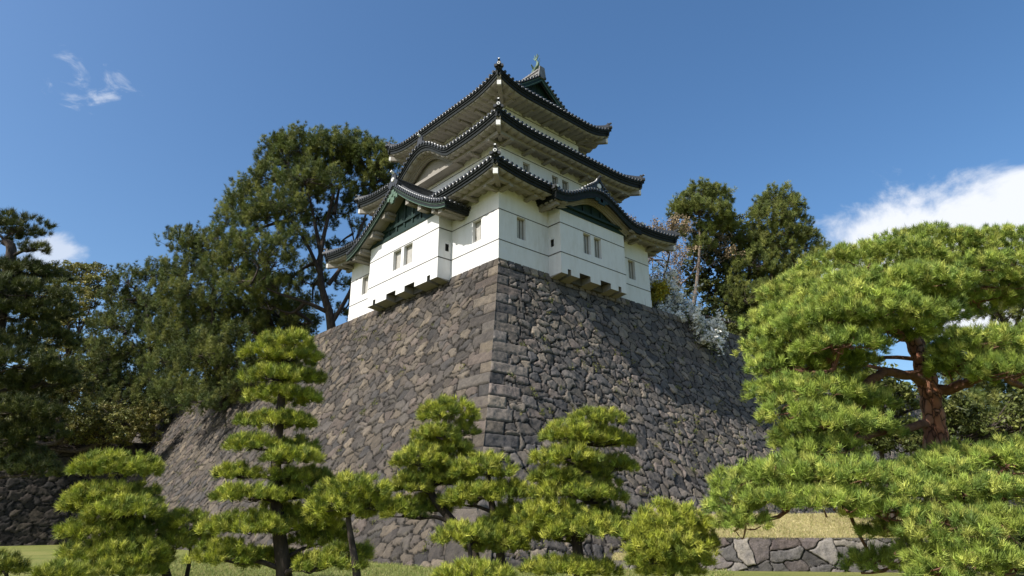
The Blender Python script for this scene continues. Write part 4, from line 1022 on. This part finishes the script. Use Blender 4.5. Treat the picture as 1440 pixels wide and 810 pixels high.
niwaki('small dark pine cushion cut off by the picture edge near the far low wall', 12.0, [(8, 792), (8, 830)], [(10, 792, 30, 20), (-14, 786, 30, 22, .2)], r0=.06, tone=.6)
niwaki('little pale pine cushion at the foot of the bushy two-trunked pine', 12.2, [(86, 798), (86, 830)], [(84, 800, 36, 16), (110, 806, 24, 14, .3)], r0=.06)

# the big red pine at the right, pads on long bare limbs
BIG_COLS = np.array([[.27, .345, .058], [.32, .385, .068], [.21, .285, .05], [.40, .43, .09], [.15, .22, .042]])
def big_pine():
    rng = np.random.default_rng(7)
    depth = 13.2
    tp = [at(*q) for q in [(1255, 458, 13.2), (1283, 478, 13.2), (1300, 520, 13.2), (1310, 570, 13.2), (1316, 620, 13.2), (1320, 700, 13.2)]]
    base = tp[-1].copy(); base[2] = 0
    root = empty('red_pine', base, 'largest spreading pine with red bark and layered bright crown above the grass bank', 'pine tree')
    path = smooth_path([*tp, base][::-1], 40); rad = np.interp(np.linspace(0, 1, 40), [0, .3, .55, .75, .9, 1], [.28, .22, .185, .17, .155, .12])
    V, F = tubes([(path, rad)], 14)
    V = V + .02 * np.sin(V[:, [1, 2, 0]] * 17)
    link_mesh('trunk', V, F, M_REDBARK, root, base, smooth=True)
    pads = [  # px, py, hw, hh, dz
        (1240, 405, 110, 26, -1.2), (1200, 425, 90, 30, -1.6), (1290, 420, 60, 28, -1.0), (1160, 450, 80, 26, -1.5), (1225, 445, 100, 26, -1.7), (1310, 440, 45, 20, -1.1),
        (1120, 478, 62, 30, -.9), (1180, 480, 70, 26, -1.8), (1250, 462, 60, 16, -1.6),
        (1220, 372, 110, 26, 1.0), (1150, 410, 90, 30, .6), (1110, 445, 60, 30, .4), (1290, 352, 100, 22, 1.6), (1360, 350, 95, 26, 2.0), (1420, 365, 70, 30, 1.8), (1340, 385, 100, 24, 1.4), (1410, 400, 70, 24, 1.3), (1370, 420, 60, 18, 1.8),
        (1380, 480, 70, 28, -1.6), (1430, 470, 50, 26, -1.2), (1350, 500, 45, 26, -1.5), (1420, 515, 60, 26, -1.9), (1330, 512, 26, 18, -1.0),
        (1095, 545, 48, 26, -1.2), (1150, 548, 70, 28, -1.4), (1210, 560, 50, 22, -1.0), (1125, 575, 60, 28, -1.6), (1180, 590, 66, 26, -1.8), (1120, 610, 40, 30, -1.3), (1230, 600, 36, 20, -.6), (1160, 625, 60, 24, -1.6),
        (1060, 668, 62, 24, -1.4), (1120, 655, 70, 26, -1.8), (1180, 660, 76, 26, -2.0), (1030, 700, 40, 30, -1.4), (1100, 692, 66, 22, -1.9), (1170, 698, 76, 20, -2.2), (1240, 680, 76, 28, -2.2), (1300, 655, 66, 22, -1.6), (1250, 712, 66, 18, -2.3), (1045, 728, 40, 20, -1.5),
        (1370, 640, 76, 26, -1.2), (1420, 640, 50, 34, -1.4), (1340, 680, 76, 24, -2.0), (1410, 690, 70, 24, -2.0),
        (1330, 735, 70, 30, -2.8), (1400, 730, 66, 30, -2.6), (1290, 770, 36, 22, -2.4), (1360, 775, 76, 28, -3.0), (1420, 785, 50, 30, -2.8), (1320, 800, 50, 20, -3.0),
        (1150, 505, 66, 24, -.6), (1105, 508, 56, 26, -.8), (1195, 505, 46, 18, .6), (1090, 480, 50, 28, -.5), (1330, 470, 40, 16, 1.2), (1290, 395, 60, 30, -1.4), (1180, 530, 40, 14, 1.6), (1250, 740, 50, 14, -1.6), (1230, 785, 44, 22, -1.2)]
    cs = []; szs = []
    R_ = np.stack([R0, FH, np.array([0, 0, 1.])])
    for (x, y, hw, hh, dz) in pads:
        c = at(x, y, depth + dz); k_ = mpp(c); rx = hw * k_; rz = hh * k_ * 1.15; c = c - np.array([0, 0, rz * .3]); cs.append(c); szs.append(rx)
        V, F, T = pad(rng, c, rx * 1.02, max(rx * .9, .5), rz, 185, BIG_COLS * rng.uniform(.92, 1.1), .12, .0105, 12, wob=.13, spread=.42, upw=.6, zmin=-.2, flat_bottom=.2, rc=.085, per=6, shell=.4)
        V = (V - c) @ R_ + c
        link_mesh('foliage_pad', V, F, M_NEEDLE, root, base, tint=T)
    # limbs read off the photograph
    limbs = [([(1300, 535, 13.2), (1245, 524, 12.7), (1205, 552, 12.2), (1168, 580, 11.9)], .11), ([(1283, 480, 13.2), (1240, 462, 12.6), (1190, 490, 12.0), (1165, 520, 11.8)], .10),
             ([(1318, 552, 13.2), (1360, 540, 12.8), (1400, 520, 12.2), (1440, 545, 11.9)], .12), ([(1308, 596, 13.2), (1270, 602, 12.8), (1218, 613, 12.4), (1190, 622, 12.1)], .09),
             ([(1258, 460, 13.2), (1250, 430, 13.1), (1290, 390, 13.8), (1350, 370, 14.6)], .12), ([(1258, 460, 13.2), (1225, 425, 13.0), (1190, 400, 13.6), (1130, 430, 13.6)], .10),
             ([(1320, 660, 13.2), (1270, 665, 12.2), (1200, 675, 11.9), (1130, 680, 11.7)], .11), ([(1320, 670, 13.2), (1360, 690, 12.0), (1400, 740, 11.0)], .11), ([(1225, 535, 12.5), (1215, 570, 12.2), (1190, 600, 11.9)], .06),
             ([(1360, 415, 14.8), (1320, 412, 14.6), (1290, 425, 14.0)], .05), ([(1440, 500, 12.0), (1400, 505, 12.2), (1370, 520, 12.6)], .06)]
    br = []
    allp = [path]
    for pts, r_ in limbs:
        P = smooth_path([at(*q) for q in pts], 16); P = P + rng.normal(0, .025, P.shape); br.append((P, np.linspace(r_, r_ * .4, 16))); allp.append(P)
    AP = np.concatenate(allp)
    for c, sz in zip(cs, szs):
        i = int(np.argmin(np.linalg.norm(AP - c, axis=1))); p0 = AP[i]; ln = np.linalg.norm(c - p0)
        if ln > .1:
            P = smooth_path([p0, p0 * .6 + c * .4 + rng.normal(0, .1 * ln, 3), c], 8); br.append((P, np.linspace(min(.05, .03 + .02 * ln), .02, 8)))
        for _ in range(9):
            s0 = c + rng.normal(0, .1, 3); e = c + R0 * rng.uniform(-.7, .7) * sz + FH * rng.uniform(-.6, .6) * sz + np.array([0, 0, rng.uniform(-.12, .15)])
            br.append((smooth_path([s0, (s0 + e) / 2 + rng.normal(0, .06, 3), e], 5), np.linspace(.017, .006, 5)))
    V, F = tubes(br, 7); link_mesh('branches', V, F, M_REDTWIG, root, base, smooth=True)
big_pine()

# layered pine at the left edge, its shade painted as darker needles
SHADE_COLS = np.array([[.065, .08, .02], [.085, .098, .023], [.048, .062, .016], [.11, .118, .027]])
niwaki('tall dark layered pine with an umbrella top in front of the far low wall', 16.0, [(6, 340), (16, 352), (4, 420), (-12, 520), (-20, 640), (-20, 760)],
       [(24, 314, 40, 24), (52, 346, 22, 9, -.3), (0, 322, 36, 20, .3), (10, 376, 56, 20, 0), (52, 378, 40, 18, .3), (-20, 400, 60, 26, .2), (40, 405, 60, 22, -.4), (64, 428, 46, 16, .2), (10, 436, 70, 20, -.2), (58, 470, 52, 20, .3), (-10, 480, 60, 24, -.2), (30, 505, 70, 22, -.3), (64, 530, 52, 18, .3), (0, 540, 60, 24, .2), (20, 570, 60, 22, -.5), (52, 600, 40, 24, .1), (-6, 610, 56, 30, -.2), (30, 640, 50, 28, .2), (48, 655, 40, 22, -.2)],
       r0=.26, cols=SHADE_COLS, group='', name='layered_pine', dens=120, twigs=8, nlen=.15, wob=.25)

# ------------------------------------------------------------------ background trees
def bg_tree(name, label, depth, trunk, clumps, cols, puff=.55, nlen=.30, nw=.019, n=22, tufts=16, r0=.4, group=None, cat='pine tree', base_z=None, limbs=(), bark=None, fill=1.6, leaf=None, dens=None, up=1.0):
    SEED[0] += 1; rng = np.random.default_rng(SEED[0])
    tp = [at(x, y, depth + (q[0] if q else 0)) for x, y, *q in trunk]
    base = tp[-1].copy()
    if base_z is not None: base[2] = base_z
    root = empty(name, base, label, cat, group)
    pts = [*tp, base] if np.linalg.norm(tp[-1] - base) > .3 else tp
    path = smooth_path(pts[::-1], 24); rad = np.linspace(r0, r0 * .25, 24); rad[0] *= 1.3
    paths = [(path, rad)]; AP = [path]
    lb = []
    for lp in limbs:
        P = smooth_path([at(x, y, depth + (q[0] if q else 0)) for x, y, *q in lp], 14); lb.append((P, np.linspace(r0 * .42, r0 * .07, 14))); AP.append(P)
    AP = np.concatenate(AP)
    V, F = tubes(paths, 9); link_mesh('trunk', V, F, bark or M_BARK, root, base, smooth=True)
    PV, PD, PT = [], [], []
    br = list(lb)
    for q in clumps:
        x, y, hw, hh = q[:4]; dz = q[4] if len(q) > 4 else rng.uniform(-1, 1)
        c = at(x, y, depth + dz); k_ = mpp(c); rx, rz = hw * k_ * 1.05, hh * k_ * 1.25; ry = (rx + rz) * .5
        area = 4 * PI * ((rx * ry) ** 1.6 / 3 + (rx * rz) ** 1.6 / 3 + (ry * rz) ** 1.6 / 3) ** (1 / 1.6)
        K = max(6, int(fill * area * .72 / (PI * puff * puff)))
        d = dome_points(rng, K, -.55); K = len(d)
        pc = c + (d * rng.uniform(.5, 1.12, (K, 1))) @ np.array([R0 * rx, FH * ry, [0, 0, rz]])
        ps = puff * rng.uniform(.55, 1.25, K); pt = cols[rng.integers(0, len(cols), K)] * rng.uniform(.6, 1.35, (K, 1))
        if leaf:
            m_ = leaf; dd_ = unit(rng.normal(0, 1, (K * m_, 3))); P = np.repeat(pc, m_, 0) + dd_ * np.repeat(ps, m_)[:, None] * rng.uniform(.4, 1, (K * m_, 1)) * np.array([1, 1, .65])
            PV.append(P); PT.append(np.repeat(pt, m_, 0))
        else:
            ax = unit(np.array([0, 0, up]) + .45 * d + .3 * rng.normal(0, 1, (K, 3))); A_ = np.repeat(ax, tufts, 0); hg = np.repeat(ps, tufts)[:, None] * 2.0
            tt = rng.uniform(0, 1, (K * tufts, 1)); rd = rng.normal(0, 1, (K * tufts, 3)); rd = unit(rd - A_ * np.sum(rd * A_, 1, keepdims=True))
            P = np.repeat(pc, tufts, 0) + A_ * hg * (tt - .5) + rd * .10 * hg
            PV.append(P); PD.append(unit(rd * (1.05 - .5 * tt) + A_ * .65)); PT.append(np.repeat(pt, tufts, 0))
        # a bough from the nearest limb, twigs to some puffs
        i = int(np.argmin(np.linalg.norm((AP - c) * np.array([1, 1, 1.4]) + np.array([0, 0, .3]), axis=1))); p0 = AP[i]; ln = np.linalg.norm(c - p0)
        P = smooth_path([p0, p0 * .55 + c * .45 + rng.normal(0, .08 * ln, 3) + np.array([0, 0, -.05 * ln]), c], 9); br.append((P, np.linspace(max(.05, .03 * ln), .035, 9)))
        for t0 in rng.permutation(K)[:max(4, K // 4)]:
            s0 = P[rng.integers(4, 9)]; br.append((smooth_path([s0, (s0 + pc[t0]) / 2 + rng.normal(0, .15, 3), pc[t0]], 5), np.linspace(.04, .012, 5)))
    V, F = tubes(br, 6); link_mesh('branches', V, F, bark or M_BARK, root, base, smooth=True)
    P = np.concatenate(PV); T = np.concatenate(PT)
    if leaf: V, F, T = leaf_mesh(rng, P, nlen, T)
    else: V, F, T = needle_mesh(rng, P, np.concatenate(PD), n, nlen, nw, .5, T, .03)
    link_mesh('crown', V, F, M_LEAF if leaf else M_NEEDLE, root, base, tint=T)
    return root

BK = np.array([[.130, .160, .037], [.100, .130, .031], [.17, .19, .044], [.074, .10, .026], [.22, .23, .056]])
BG = 'dark pines on the wall beside the keep gable'
bg_tree('black_pine', 'tallest black pine with a broad open crown beside the keep', 57, [(470, 270), (452, 350), (452, 400), (463, 440), (467, 474)],
        [(430, 215, 44, 28), (395, 225, 34, 26), (478, 214, 40, 26), (520, 222, 34, 26), (540, 245, 26, 24), (385, 255, 40, 24), (430, 250, 40, 20, -3), (480, 245, 40, 22, 2), (520, 260, 34, 20, 3), (350, 280, 36, 24), (395, 290, 40, 22, -3), (330, 305, 30, 20), (440, 275, 30, 18, 3), (370, 310, 44, 20, -2), (418, 300, 26, 16, 2), (320, 345, 36, 22, -1), (365, 350, 44, 20, -3), (335, 375, 40, 20), (390, 365, 26, 16, -3), (460, 255, 30, 18), (425, 395, 32, 11, 2), (440, 340, 20, 12, 2), (500, 285, 24, 14, 3), (345, 400, 36, 18, -2), (410, 205, 30, 18), (460, 205, 30, 18), (505, 210, 30, 18), (545, 222, 16, 16, -1), (530, 280, 22, 12, 3), (410, 330, 24, 14, -3), (390, 400, 26, 10, -2), (470, 300, 18, 10, 3), (505, 320, 14, 9, 3), (375, 425, 30, 12, 2), (410, 440, 24, 9, 3), (400, 400, 26, 10, 6), (440, 375, 22, 9, 6), (440, 425, 24, 8, 6), (475, 345, 16, 8, 5), (485, 400, 14, 9, 6), (420, 455, 30, 10, 7), (480, 440, 14, 10, 7), (450, 310, 24, 12, 4)],
        BK, r0=.52, group=BG, puff=.50, fill=1.5, base_z=16.3, limbs=[[(463, 440), (430, 425, -1), (390, 412, -2), (355, 396, -3)], [(452, 390), (430, 340, -1), (400, 300, -2)], [(462, 400), (490, 360, 1), (515, 300, 2), (520, 260, 2)], [(452, 360), (440, 300), (430, 250, -1)], [(466, 455), (492, 410, .5), (502, 370, 1), (490, 300, 1.5)], [(470, 300), (480, 250, 1)], [(430, 425), (410, 440, 0), (385, 432, -1)]])
bg_tree('black_pine', 'dense dark ragged-topped pine next to the tallest pine, foliage overhanging the stone wall', 62, [(300, 380), (300, 460), (306, 540), (308, 575)],
        [(255, 340, 28, 18), (290, 345, 34, 22), (262, 380, 34, 24), (310, 385, 34, 24), (250, 420, 40, 24), (300, 430, 44, 26), (350, 425, 34, 22), (265, 470, 44, 26), (320, 480, 44, 28), (360, 470, 36, 24), (400, 430, 34, 18, 5), (380, 455, 36, 22, 5), (350, 395, 34, 20, 4), (415, 455, 26, 18, 6), (270, 440, 40, 24, 5), (330, 450, 44, 24, 5), (245, 470, 36, 24, 5), (300, 500, 44, 26, 5), (240, 510, 36, 26), (290, 530, 44, 26), (335, 520, 40, 24), (310, 555, 44, 20), (345, 545, 34, 20, -4), (395, 470, 34, 20, 3), (370, 500, 34, 22, -2), (420, 470, 22, 14, 4), (275, 565, 36, 16, -6), (250, 555, 36, 22, -2), (285, 500, 40, 26, -4)],
        BK * .92, r0=.5, group=BG, base_z=16.3, limbs=[[(302, 500), (340, 460), (380, 435)]])
bg_tree('black_pine', 'shadowy pine with sky gaps farther along the wall, beyond the dense ragged pine', 76, [(205, 420), (210, 480), (212, 570), (212, 610)],
        [(180, 395, 26, 16), (215, 385, 24, 16), (240, 390, 24, 18), (170, 420, 26, 16), (232, 425, 30, 20), (180, 455, 34, 18), (215, 465, 30, 18), (160, 490, 30, 18), (235, 500, 30, 22), (140, 530, 38, 20), (190, 540, 40, 14), (175, 565, 44, 14), (225, 560, 34, 18), (120, 555, 36, 22), (150, 585, 40, 14), (205, 505, 26, 18), (190, 430, 26, 18, 4), (210, 445, 30, 18, 5), (150, 460, 26, 18, 4), (130, 500, 30, 22, 4), (180, 510, 34, 22, 5), (222, 530, 34, 24, 5), (150, 510, 26, 18), (195, 585, 40, 14), (235, 545, 30, 20)],
        BK * .85, r0=.5, group=BG, base_z=9.7, limbs=[[(212, 540), (195, 500), (175, 470)], [(210, 500), (190, 495, 0), (165, 500)]])
BRD = np.array([[.16, .165, .04], [.20, .19, .048], [.12, .13, .035], [.24, .21, .055]])
bg_tree('round_headed_tree', 'olive broadleaf tree with a rounded open crown behind the dark layered pine', 84, [(98, 440), (95, 500), (92, 560), (88, 615)],
        [(75, 385, 30, 12), (115, 382, 30, 11), (140, 395, 24, 12), (60, 410, 30, 14), (105, 405, 30, 12), (90, 430, 34, 12), (135, 425, 26, 16), (60, 460, 34, 18), (110, 455, 36, 16), (75, 490, 36, 18), (120, 490, 30, 16), (60, 520, 34, 18), (105, 525, 34, 18)],
        BRD, puff=.6, nlen=.17, leaf=34, r0=.5, base_z=9.7, cat='tree', limbs=[[(96, 500), (120, 450), (135, 410)], [(96, 500), (80, 440), (75, 395)], [(95, 520), (110, 470), (112, 400)]])
bg_tree('shade_tree', 'dark tree with a bare straight trunk on the far low wall', 66, [(84, 500), (84, 560), (82, 617)],
        [(60, 560, 34, 16), (100, 550, 34, 16), (30, 540, 40, 20), (80, 530, 40, 16), (120, 585, 30, 14), (50, 590, 30, 12), (20, 585, 30, 16), (110, 600, 20, 10)], BRD * .6, puff=.55, nlen=.16, leaf=30, r0=.55, base_z=9.7, cat='tree')
bg_tree('terrace_shrub', 'green shrubs growing along the top of the far low wall', 68, [(170, 600), (170, 617)],
        [(150, 616, 30, 12), (190, 612, 30, 12), (110, 618, 30, 12), (60, 616, 34, 14, 3), (10, 616, 34, 14, 3), (-30, 610, 34, 18, 3), (150, 604, 26, 14), (180, 598, 30, 18), (210, 585, 24, 18), (125, 606, 20, 14), (160, 585, 30, 16, 5), (100, 600, 26, 18, 4), (60, 602, 26, 16, 3), (20, 600, 30, 18, 3)], BRD * .8, puff=.45, nlen=.14, leaf=30, r0=.15, base_z=9.7, cat='shrub')

bg_tree('evergreen_tree', 'dark evergreen thicket tree behind the shadowy far pine', 95, [(140, 560), (140, 600), (140, 620)],
        [(110, 560, 40, 22), (150, 545, 36, 22), (190, 560, 40, 22), (230, 570, 30, 20), (130, 595, 44, 18), (180, 595, 44, 18), (225, 595, 30, 16)], BRD * .55, puff=.7, nlen=.22, leaf=34, r0=.4, base_z=9.7, cat='tree')
bg_tree('evergreen_tree', 'dark evergreen behind the bare straight trunk on the far wall', 90, [(40, 560), (40, 600), (40, 620)],
        [(0, 560, 44, 24), (45, 565, 44, 22), (-30, 580, 40, 26), (20, 595, 44, 18), (70, 592, 44, 18)], BRD * .5, puff=.7, nlen=.22, leaf=34, r0=.4, base_z=9.7, cat='tree')
# right of the keep
RP = np.array([[.15, .178, .042], [.185, .21, .048], [.115, .143, .035], [.23, .245, .06]])
GR = 'pines on the wall behind the white blossom'
bg_tree('black_pine', 'slim pine with a bare grey trunk close behind the white blossom', 62, [(984, 300), (984, 340), (982, 380), (976, 425), (968, 470)],
        [(985, 270, 24, 12), (965, 285, 22, 12), (1005, 282, 24, 14), (1012, 268, 10, 8), (985, 298, 34, 12), (955, 300, 16, 10), (1018, 300, 14, 10), (975, 325, 26, 10), (1005, 320, 26, 12), (1020, 315, 20, 10), (990, 345, 22, 8)],
        RP, puff=.42, r0=.3, group=GR, base_z=16.3, bark=M_GREYBARK)
bg_tree('black_pine', 'tall conical pine rising between the slim grey-trunked pine and the white cloud', 64, [(1088, 290), (1086, 350), (1084, 400), (1080, 480)],
        [(1095, 278, 24, 12), (1078, 285, 16, 10), (1110, 290, 20, 14), (1085, 305, 34, 14), (1120, 310, 20, 12), (1068, 300, 12, 10), (1095, 330, 44, 16), (1060, 340, 30, 16), (1130, 340, 26, 16), (1085, 360, 44, 18), (1150, 352, 16, 8), (1120, 375, 36, 20), (1055, 375, 34, 20), (1090, 405, 44, 22, 2), (1050, 420, 36, 24), (1120, 415, 34, 22), (1075, 445, 44, 22, 2), (1040, 460, 36, 20)],
        RP * .95, puff=.45, r0=.36, group=GR, base_z=16.3, bark=M_GREYBARK)
bg_tree('evergreen_tree', 'dark glossy evergreen filling the gap between the slim pine and the conical pine', 66, [(1020, 380), (1020, 430), (1020, 480)],
        [(1010, 340, 30, 18), (1040, 325, 30, 18), (1000, 375, 36, 22), (1040, 370, 34, 24), (1010, 410, 36, 24), (1045, 405, 34, 22), (985, 400, 22, 18), (1015, 445, 40, 22), (1050, 445, 34, 22), (1000, 470, 36, 18), (1045, 480, 34, 16)],
        np.array([[.05, .065, .016], [.085, .095, .022], [.12, .12, .03], [.035, .05, .013]]), puff=.5, nlen=.17, leaf=40, r0=.3, base_z=16.3, cat='tree', fill=1.1)

def twiggy(name, label, cat, base_px, depth, base_z, spread_px, height_px, leafcols, nleaf, lsize, bark, seed, r0=.16, lean=(0, 0), levels=5, flower=None, tipmat=None, tipname='buds'):
    """bare branching tree; optional small buds or blossom at the twig ends"""
    rng = np.random.default_rng(seed)
    b0 = at(*base_px, depth); b0[2] = base_z if base_z is not None else b0[2]
    k_ = mpp(b0); H = height_px * k_; W = spread_px * k_
    root = empty(name, b0, label, cat)
    paths, tips = [], []
    def rec(p, d, ln, r, lv):
        n_ = 5; P = [p]
        for i in range(n_):
            d = unit(d + rng.normal(0, .13, 3) + np.array([0, 0, .03])); P.append(P[-1] + d * ln / n_)
        paths.append((np.array(P), np.linspace(r, r * .62, n_ + 1)))
        if lv <= 1: tips.extend(P[2:])
        if lv == 0: return
        for q in range(rng.integers(2, 4)):
            nd = unit(d + rng.normal(0, .48, 3) * np.array([W / H * 1.6 + .5, W / H * 1.6 + .5, .8])); rec(P[-1 - (q % 2)], nd, ln * rng.uniform(.62, .82), r * .58, lv - 1)
    rec(b0, unit(np.array([lean[0], lean[1], 1.0]) if not isinstance(lean, np.ndarray) else lean), H * .30, r0, levels)
    V, F = tubes(paths, 5); link_mesh('branches', V, F, bark, root, b0)
    tips = np.array(tips)
    if nleaf and len(tips):
        P = tips[rng.integers(0, len(tips), nleaf)] + rng.normal(0, lsize * 1.6, (nleaf, 3))
        V, F, T = leaf_mesh(rng, P, lsize, leafcols[rng.integers(0, len(leafcols), nleaf)], 0)
        link_mesh(tipname, V, F, tipmat or M_LEAF, root, b0, tint=T)
    return root
BUD = np.array([[.26, .19, .11], [.33, .25, .15], [.22, .16, .09]])
twiggy('bare_tree', 'leafless tree with a haze of tan buds behind the lowest roof corner of the keep', 'tree', (925, 400), 62, 16.3, 120, 285, BUD, 15000, .12, M_GREYBARK, 5, r0=.3, levels=6)
YEL = np.array([[.45, .36, .03], [.40, .30, .03], [.25, .26, .04]])
twiggy('flowering_shrub', 'yellow flowering shrub on the wall top between the keep and the white blossom', 'shrub', (922, 440), 50.5, 16.3, 40, 80, YEL, 5000, .12, M_GREYBARK, 9, r0=.08, levels=4, tipname='blossom')
WH = np.array([[.90, .87, .80], [.86, .83, .77], [.78, .76, .70]])
def blossom():
    rng = np.random.default_rng(77); depth = 51.5
    b0 = at(935, 425, depth + 2); b0[2] = 16.3
    root = empty('white_blossom_tree', b0, 'white blossom bush spilling over the top of the tall stone wall', 'tree')
    paths, tips = [], []
    ends = [(935, 400, -1), (955, 420, -3), (975, 445, -5), (1000, 470, -5), (1010, 478, -6), (990, 478, -7), (960, 450, -5), (940, 440, -4), (925, 420, -2), (920, 395, 0), (945, 385, 0), (970, 430, -2), (1015, 460, -4), (985, 455, -6), (930, 450, -3)]
    for x, y, dz in ends:
        e = at(x, y, depth + dz * .45); m_ = (b0 + e) / 2 + np.array([*rng.normal(0, .3, 2), .9]); P = smooth_path([b0, m_, e], 10); paths.append((P, np.linspace(.11, .03, 10)))
        for _ in range(14):
            s0 = P[rng.integers(4, 10)]; q = s0 + rng.normal(0, .75, 3) + np.array([0, 0, -.1]); paths.append((np.array([s0, (s0 + q) / 2 + rng.normal(0, .08, 3), q]), np.array([.025, .016, .008]))); tips += [q, (s0 + q) / 2, e, q * .8 + s0 * .2]
    V, F = tubes(paths, 5); link_mesh('branches', V, F, M_GREYBARK, root, b0)
    tips = np.array(tips); N = 7500; P = tips[rng.integers(0, len(tips), N)] + rng.normal(0, .13, (N, 3))
    V, F, T = leaf_mesh(rng, P, .16, WH[rng.integers(0, 3, N)], 0); link_mesh('blossom', V, F, M_PETAL, root, b0, tint=T)
    N = 4000; P = tips[rng.integers(0, len(tips), N)] + rng.normal(0, .35, (N, 3)) + FH * .5; V, F, T = leaf_mesh(rng, P, .12, np.tile(np.array([[.10, .12, .03]]), (N, 1)), 0); link_mesh('leaves', V, F, M_LEAF, root, b0, tint=T)
blossom()
bg_tree('evergreen_tree', 'small dark evergreen low on the wall top behind the white blossom', 58, [(1045, 460), (1045, 490)],
        [(1030, 465, 26, 16), (1060, 470, 26, 18), (1040, 490, 30, 14), (925, 440, 22, 24, 3), (945, 465, 24, 18, 3)], RP * .5, puff=.45, nlen=.15, leaf=34, r0=.2, base_z=16.3, cat='tree')
# behind the red pine
bg_tree('background_pine', 'blue-green pine seen through gaps in the crown of the red pine', 40, [(1420, 470), (1420, 560), (1420, 640)],
        [(1400, 430, 40, 22), (1440, 425, 40, 26), (1380, 520, 60, 30), (1430, 560, 60, 34), (1370, 590, 60, 30), (1420, 620, 50, 30), (1460, 480, 40, 40)], BK * .95, puff=.42, r0=.3, base_z=0.0)
bg_tree('garden_shrub', 'green leafy shrubs behind the trunk of the red pine', 24, [(1240, 600), (1240, 640)],
        [(1215, 540, 40, 24), (1260, 560, 40, 22), (1230, 590, 50, 22), (1280, 620, 50, 22), (1350, 600, 40, 24), (1190, 620, 50, 20), (1390, 620, 40, 24), (1340, 570, 30, 18), (1420, 680, 50, 30), (1400, 740, 60, 34, -2), (1430, 790, 50, 30, -3), (1350, 700, 50, 28), (1440, 600, 40, 40)], RP * .6, puff=.28, nlen=.09, leaf=36, r0=.12, base_z=0.0, cat='shrub')

# ------------------------------------------------------------------ grass and weeds
def grass_blades(name, P, cols, h, w_, seed, n=4):
    rng = np.random.default_rng(seed); N = len(P)
    D = unit(np.array([0, 0, 1.0]) + rng.normal(0, .25, (N, 3)))
    V, F, T = needle_mesh(rng, P, D, n, h, w_, .35, cols[rng.integers(0, len(cols), N)], .03)
    o = link_mesh(name, V, F, M_NEEDLE, None, tint=T); o['kind'] = 'stuff'; return o
rng = np.random.default_rng(31)
GC = np.array([[.17, .21, .05], [.25, .245, .08], [.20, .235, .055], [.31, .28, .11], [.13, .18, .04]])
N = 52000; a = rng.uniform(-.62, .30, N); dpt = 19.5 + 16 * rng.uniform(0, 1, N) ** 1.6
P = CAM + FH * dpt[:, None] + R0 * (a * dpt * 1.02)[:, None]; P[:, 2] = 0
P[:, 2] = [lawn_z(v) for v in P[:, 1]]; ok = ~((P[:, 0] > -16.2) & (P[:, 1] > -17.8)); rel = (P - pA) @ nv; ok &= ~((rel < .05) & (((P - pA) @ dv) > 0))
grass_blades('lawn_grass', P[ok], GC, .075, .014, 5)
N = 26000; q = rng.uniform(0, LW, N); bk = 3.6 * rng.uniform(0, 1, N)
hi = q > q0 + .5; zz = np.where(hi, 1.04, .28) + np.where(hi, 1, .02) * np.interp(bk, [.02, .25, 1.0, 2.2, 3.6], [-.02, .02, .22, .50, .72])
P = pA + dv * q[:, None] - nv * bk[:, None]; P[:, 2] = zz
grass_blades('bank_grass', P, np.array([[.42, .35, .17], [.50, .42, .22], [.36, .32, .13], [.30, .30, .10]]), .085, .014, 6)
# weeds rooted in the joints of the big wall
pts = []
for k_ in range(420):
    h = 16.0 * rng.uniform(0, 1) ** .8 + .3; d = batter(h); u = rng.uniform(0, 1)
    if rng.uniform() < .5: pts.append((-HX - d - .02, -HY - d + 1 + u * 55, ZB - h))
    else: pts.append((-HX - d + 1 + u * 36, -HY - d - .04, ZB - h))
P = np.repeat(np.array(pts), 9, 0); P = P + rng.normal(0, .09, P.shape); 
D = unit(np.array([-.4, -.4, .8]) + rng.normal(0, .5, P.shape))
V, F, T = needle_mesh(rng, P, D, 4, .16, .03, .5, np.array([[.15, .16, .04], [.22, .20, .07], [.10, .12, .03]])[rng.integers(0, 3, len(P))], .03)
o = link_mesh('wall_weeds', V, F, M_NEEDLE, None, tint=T); o['kind'] = 'stuff'
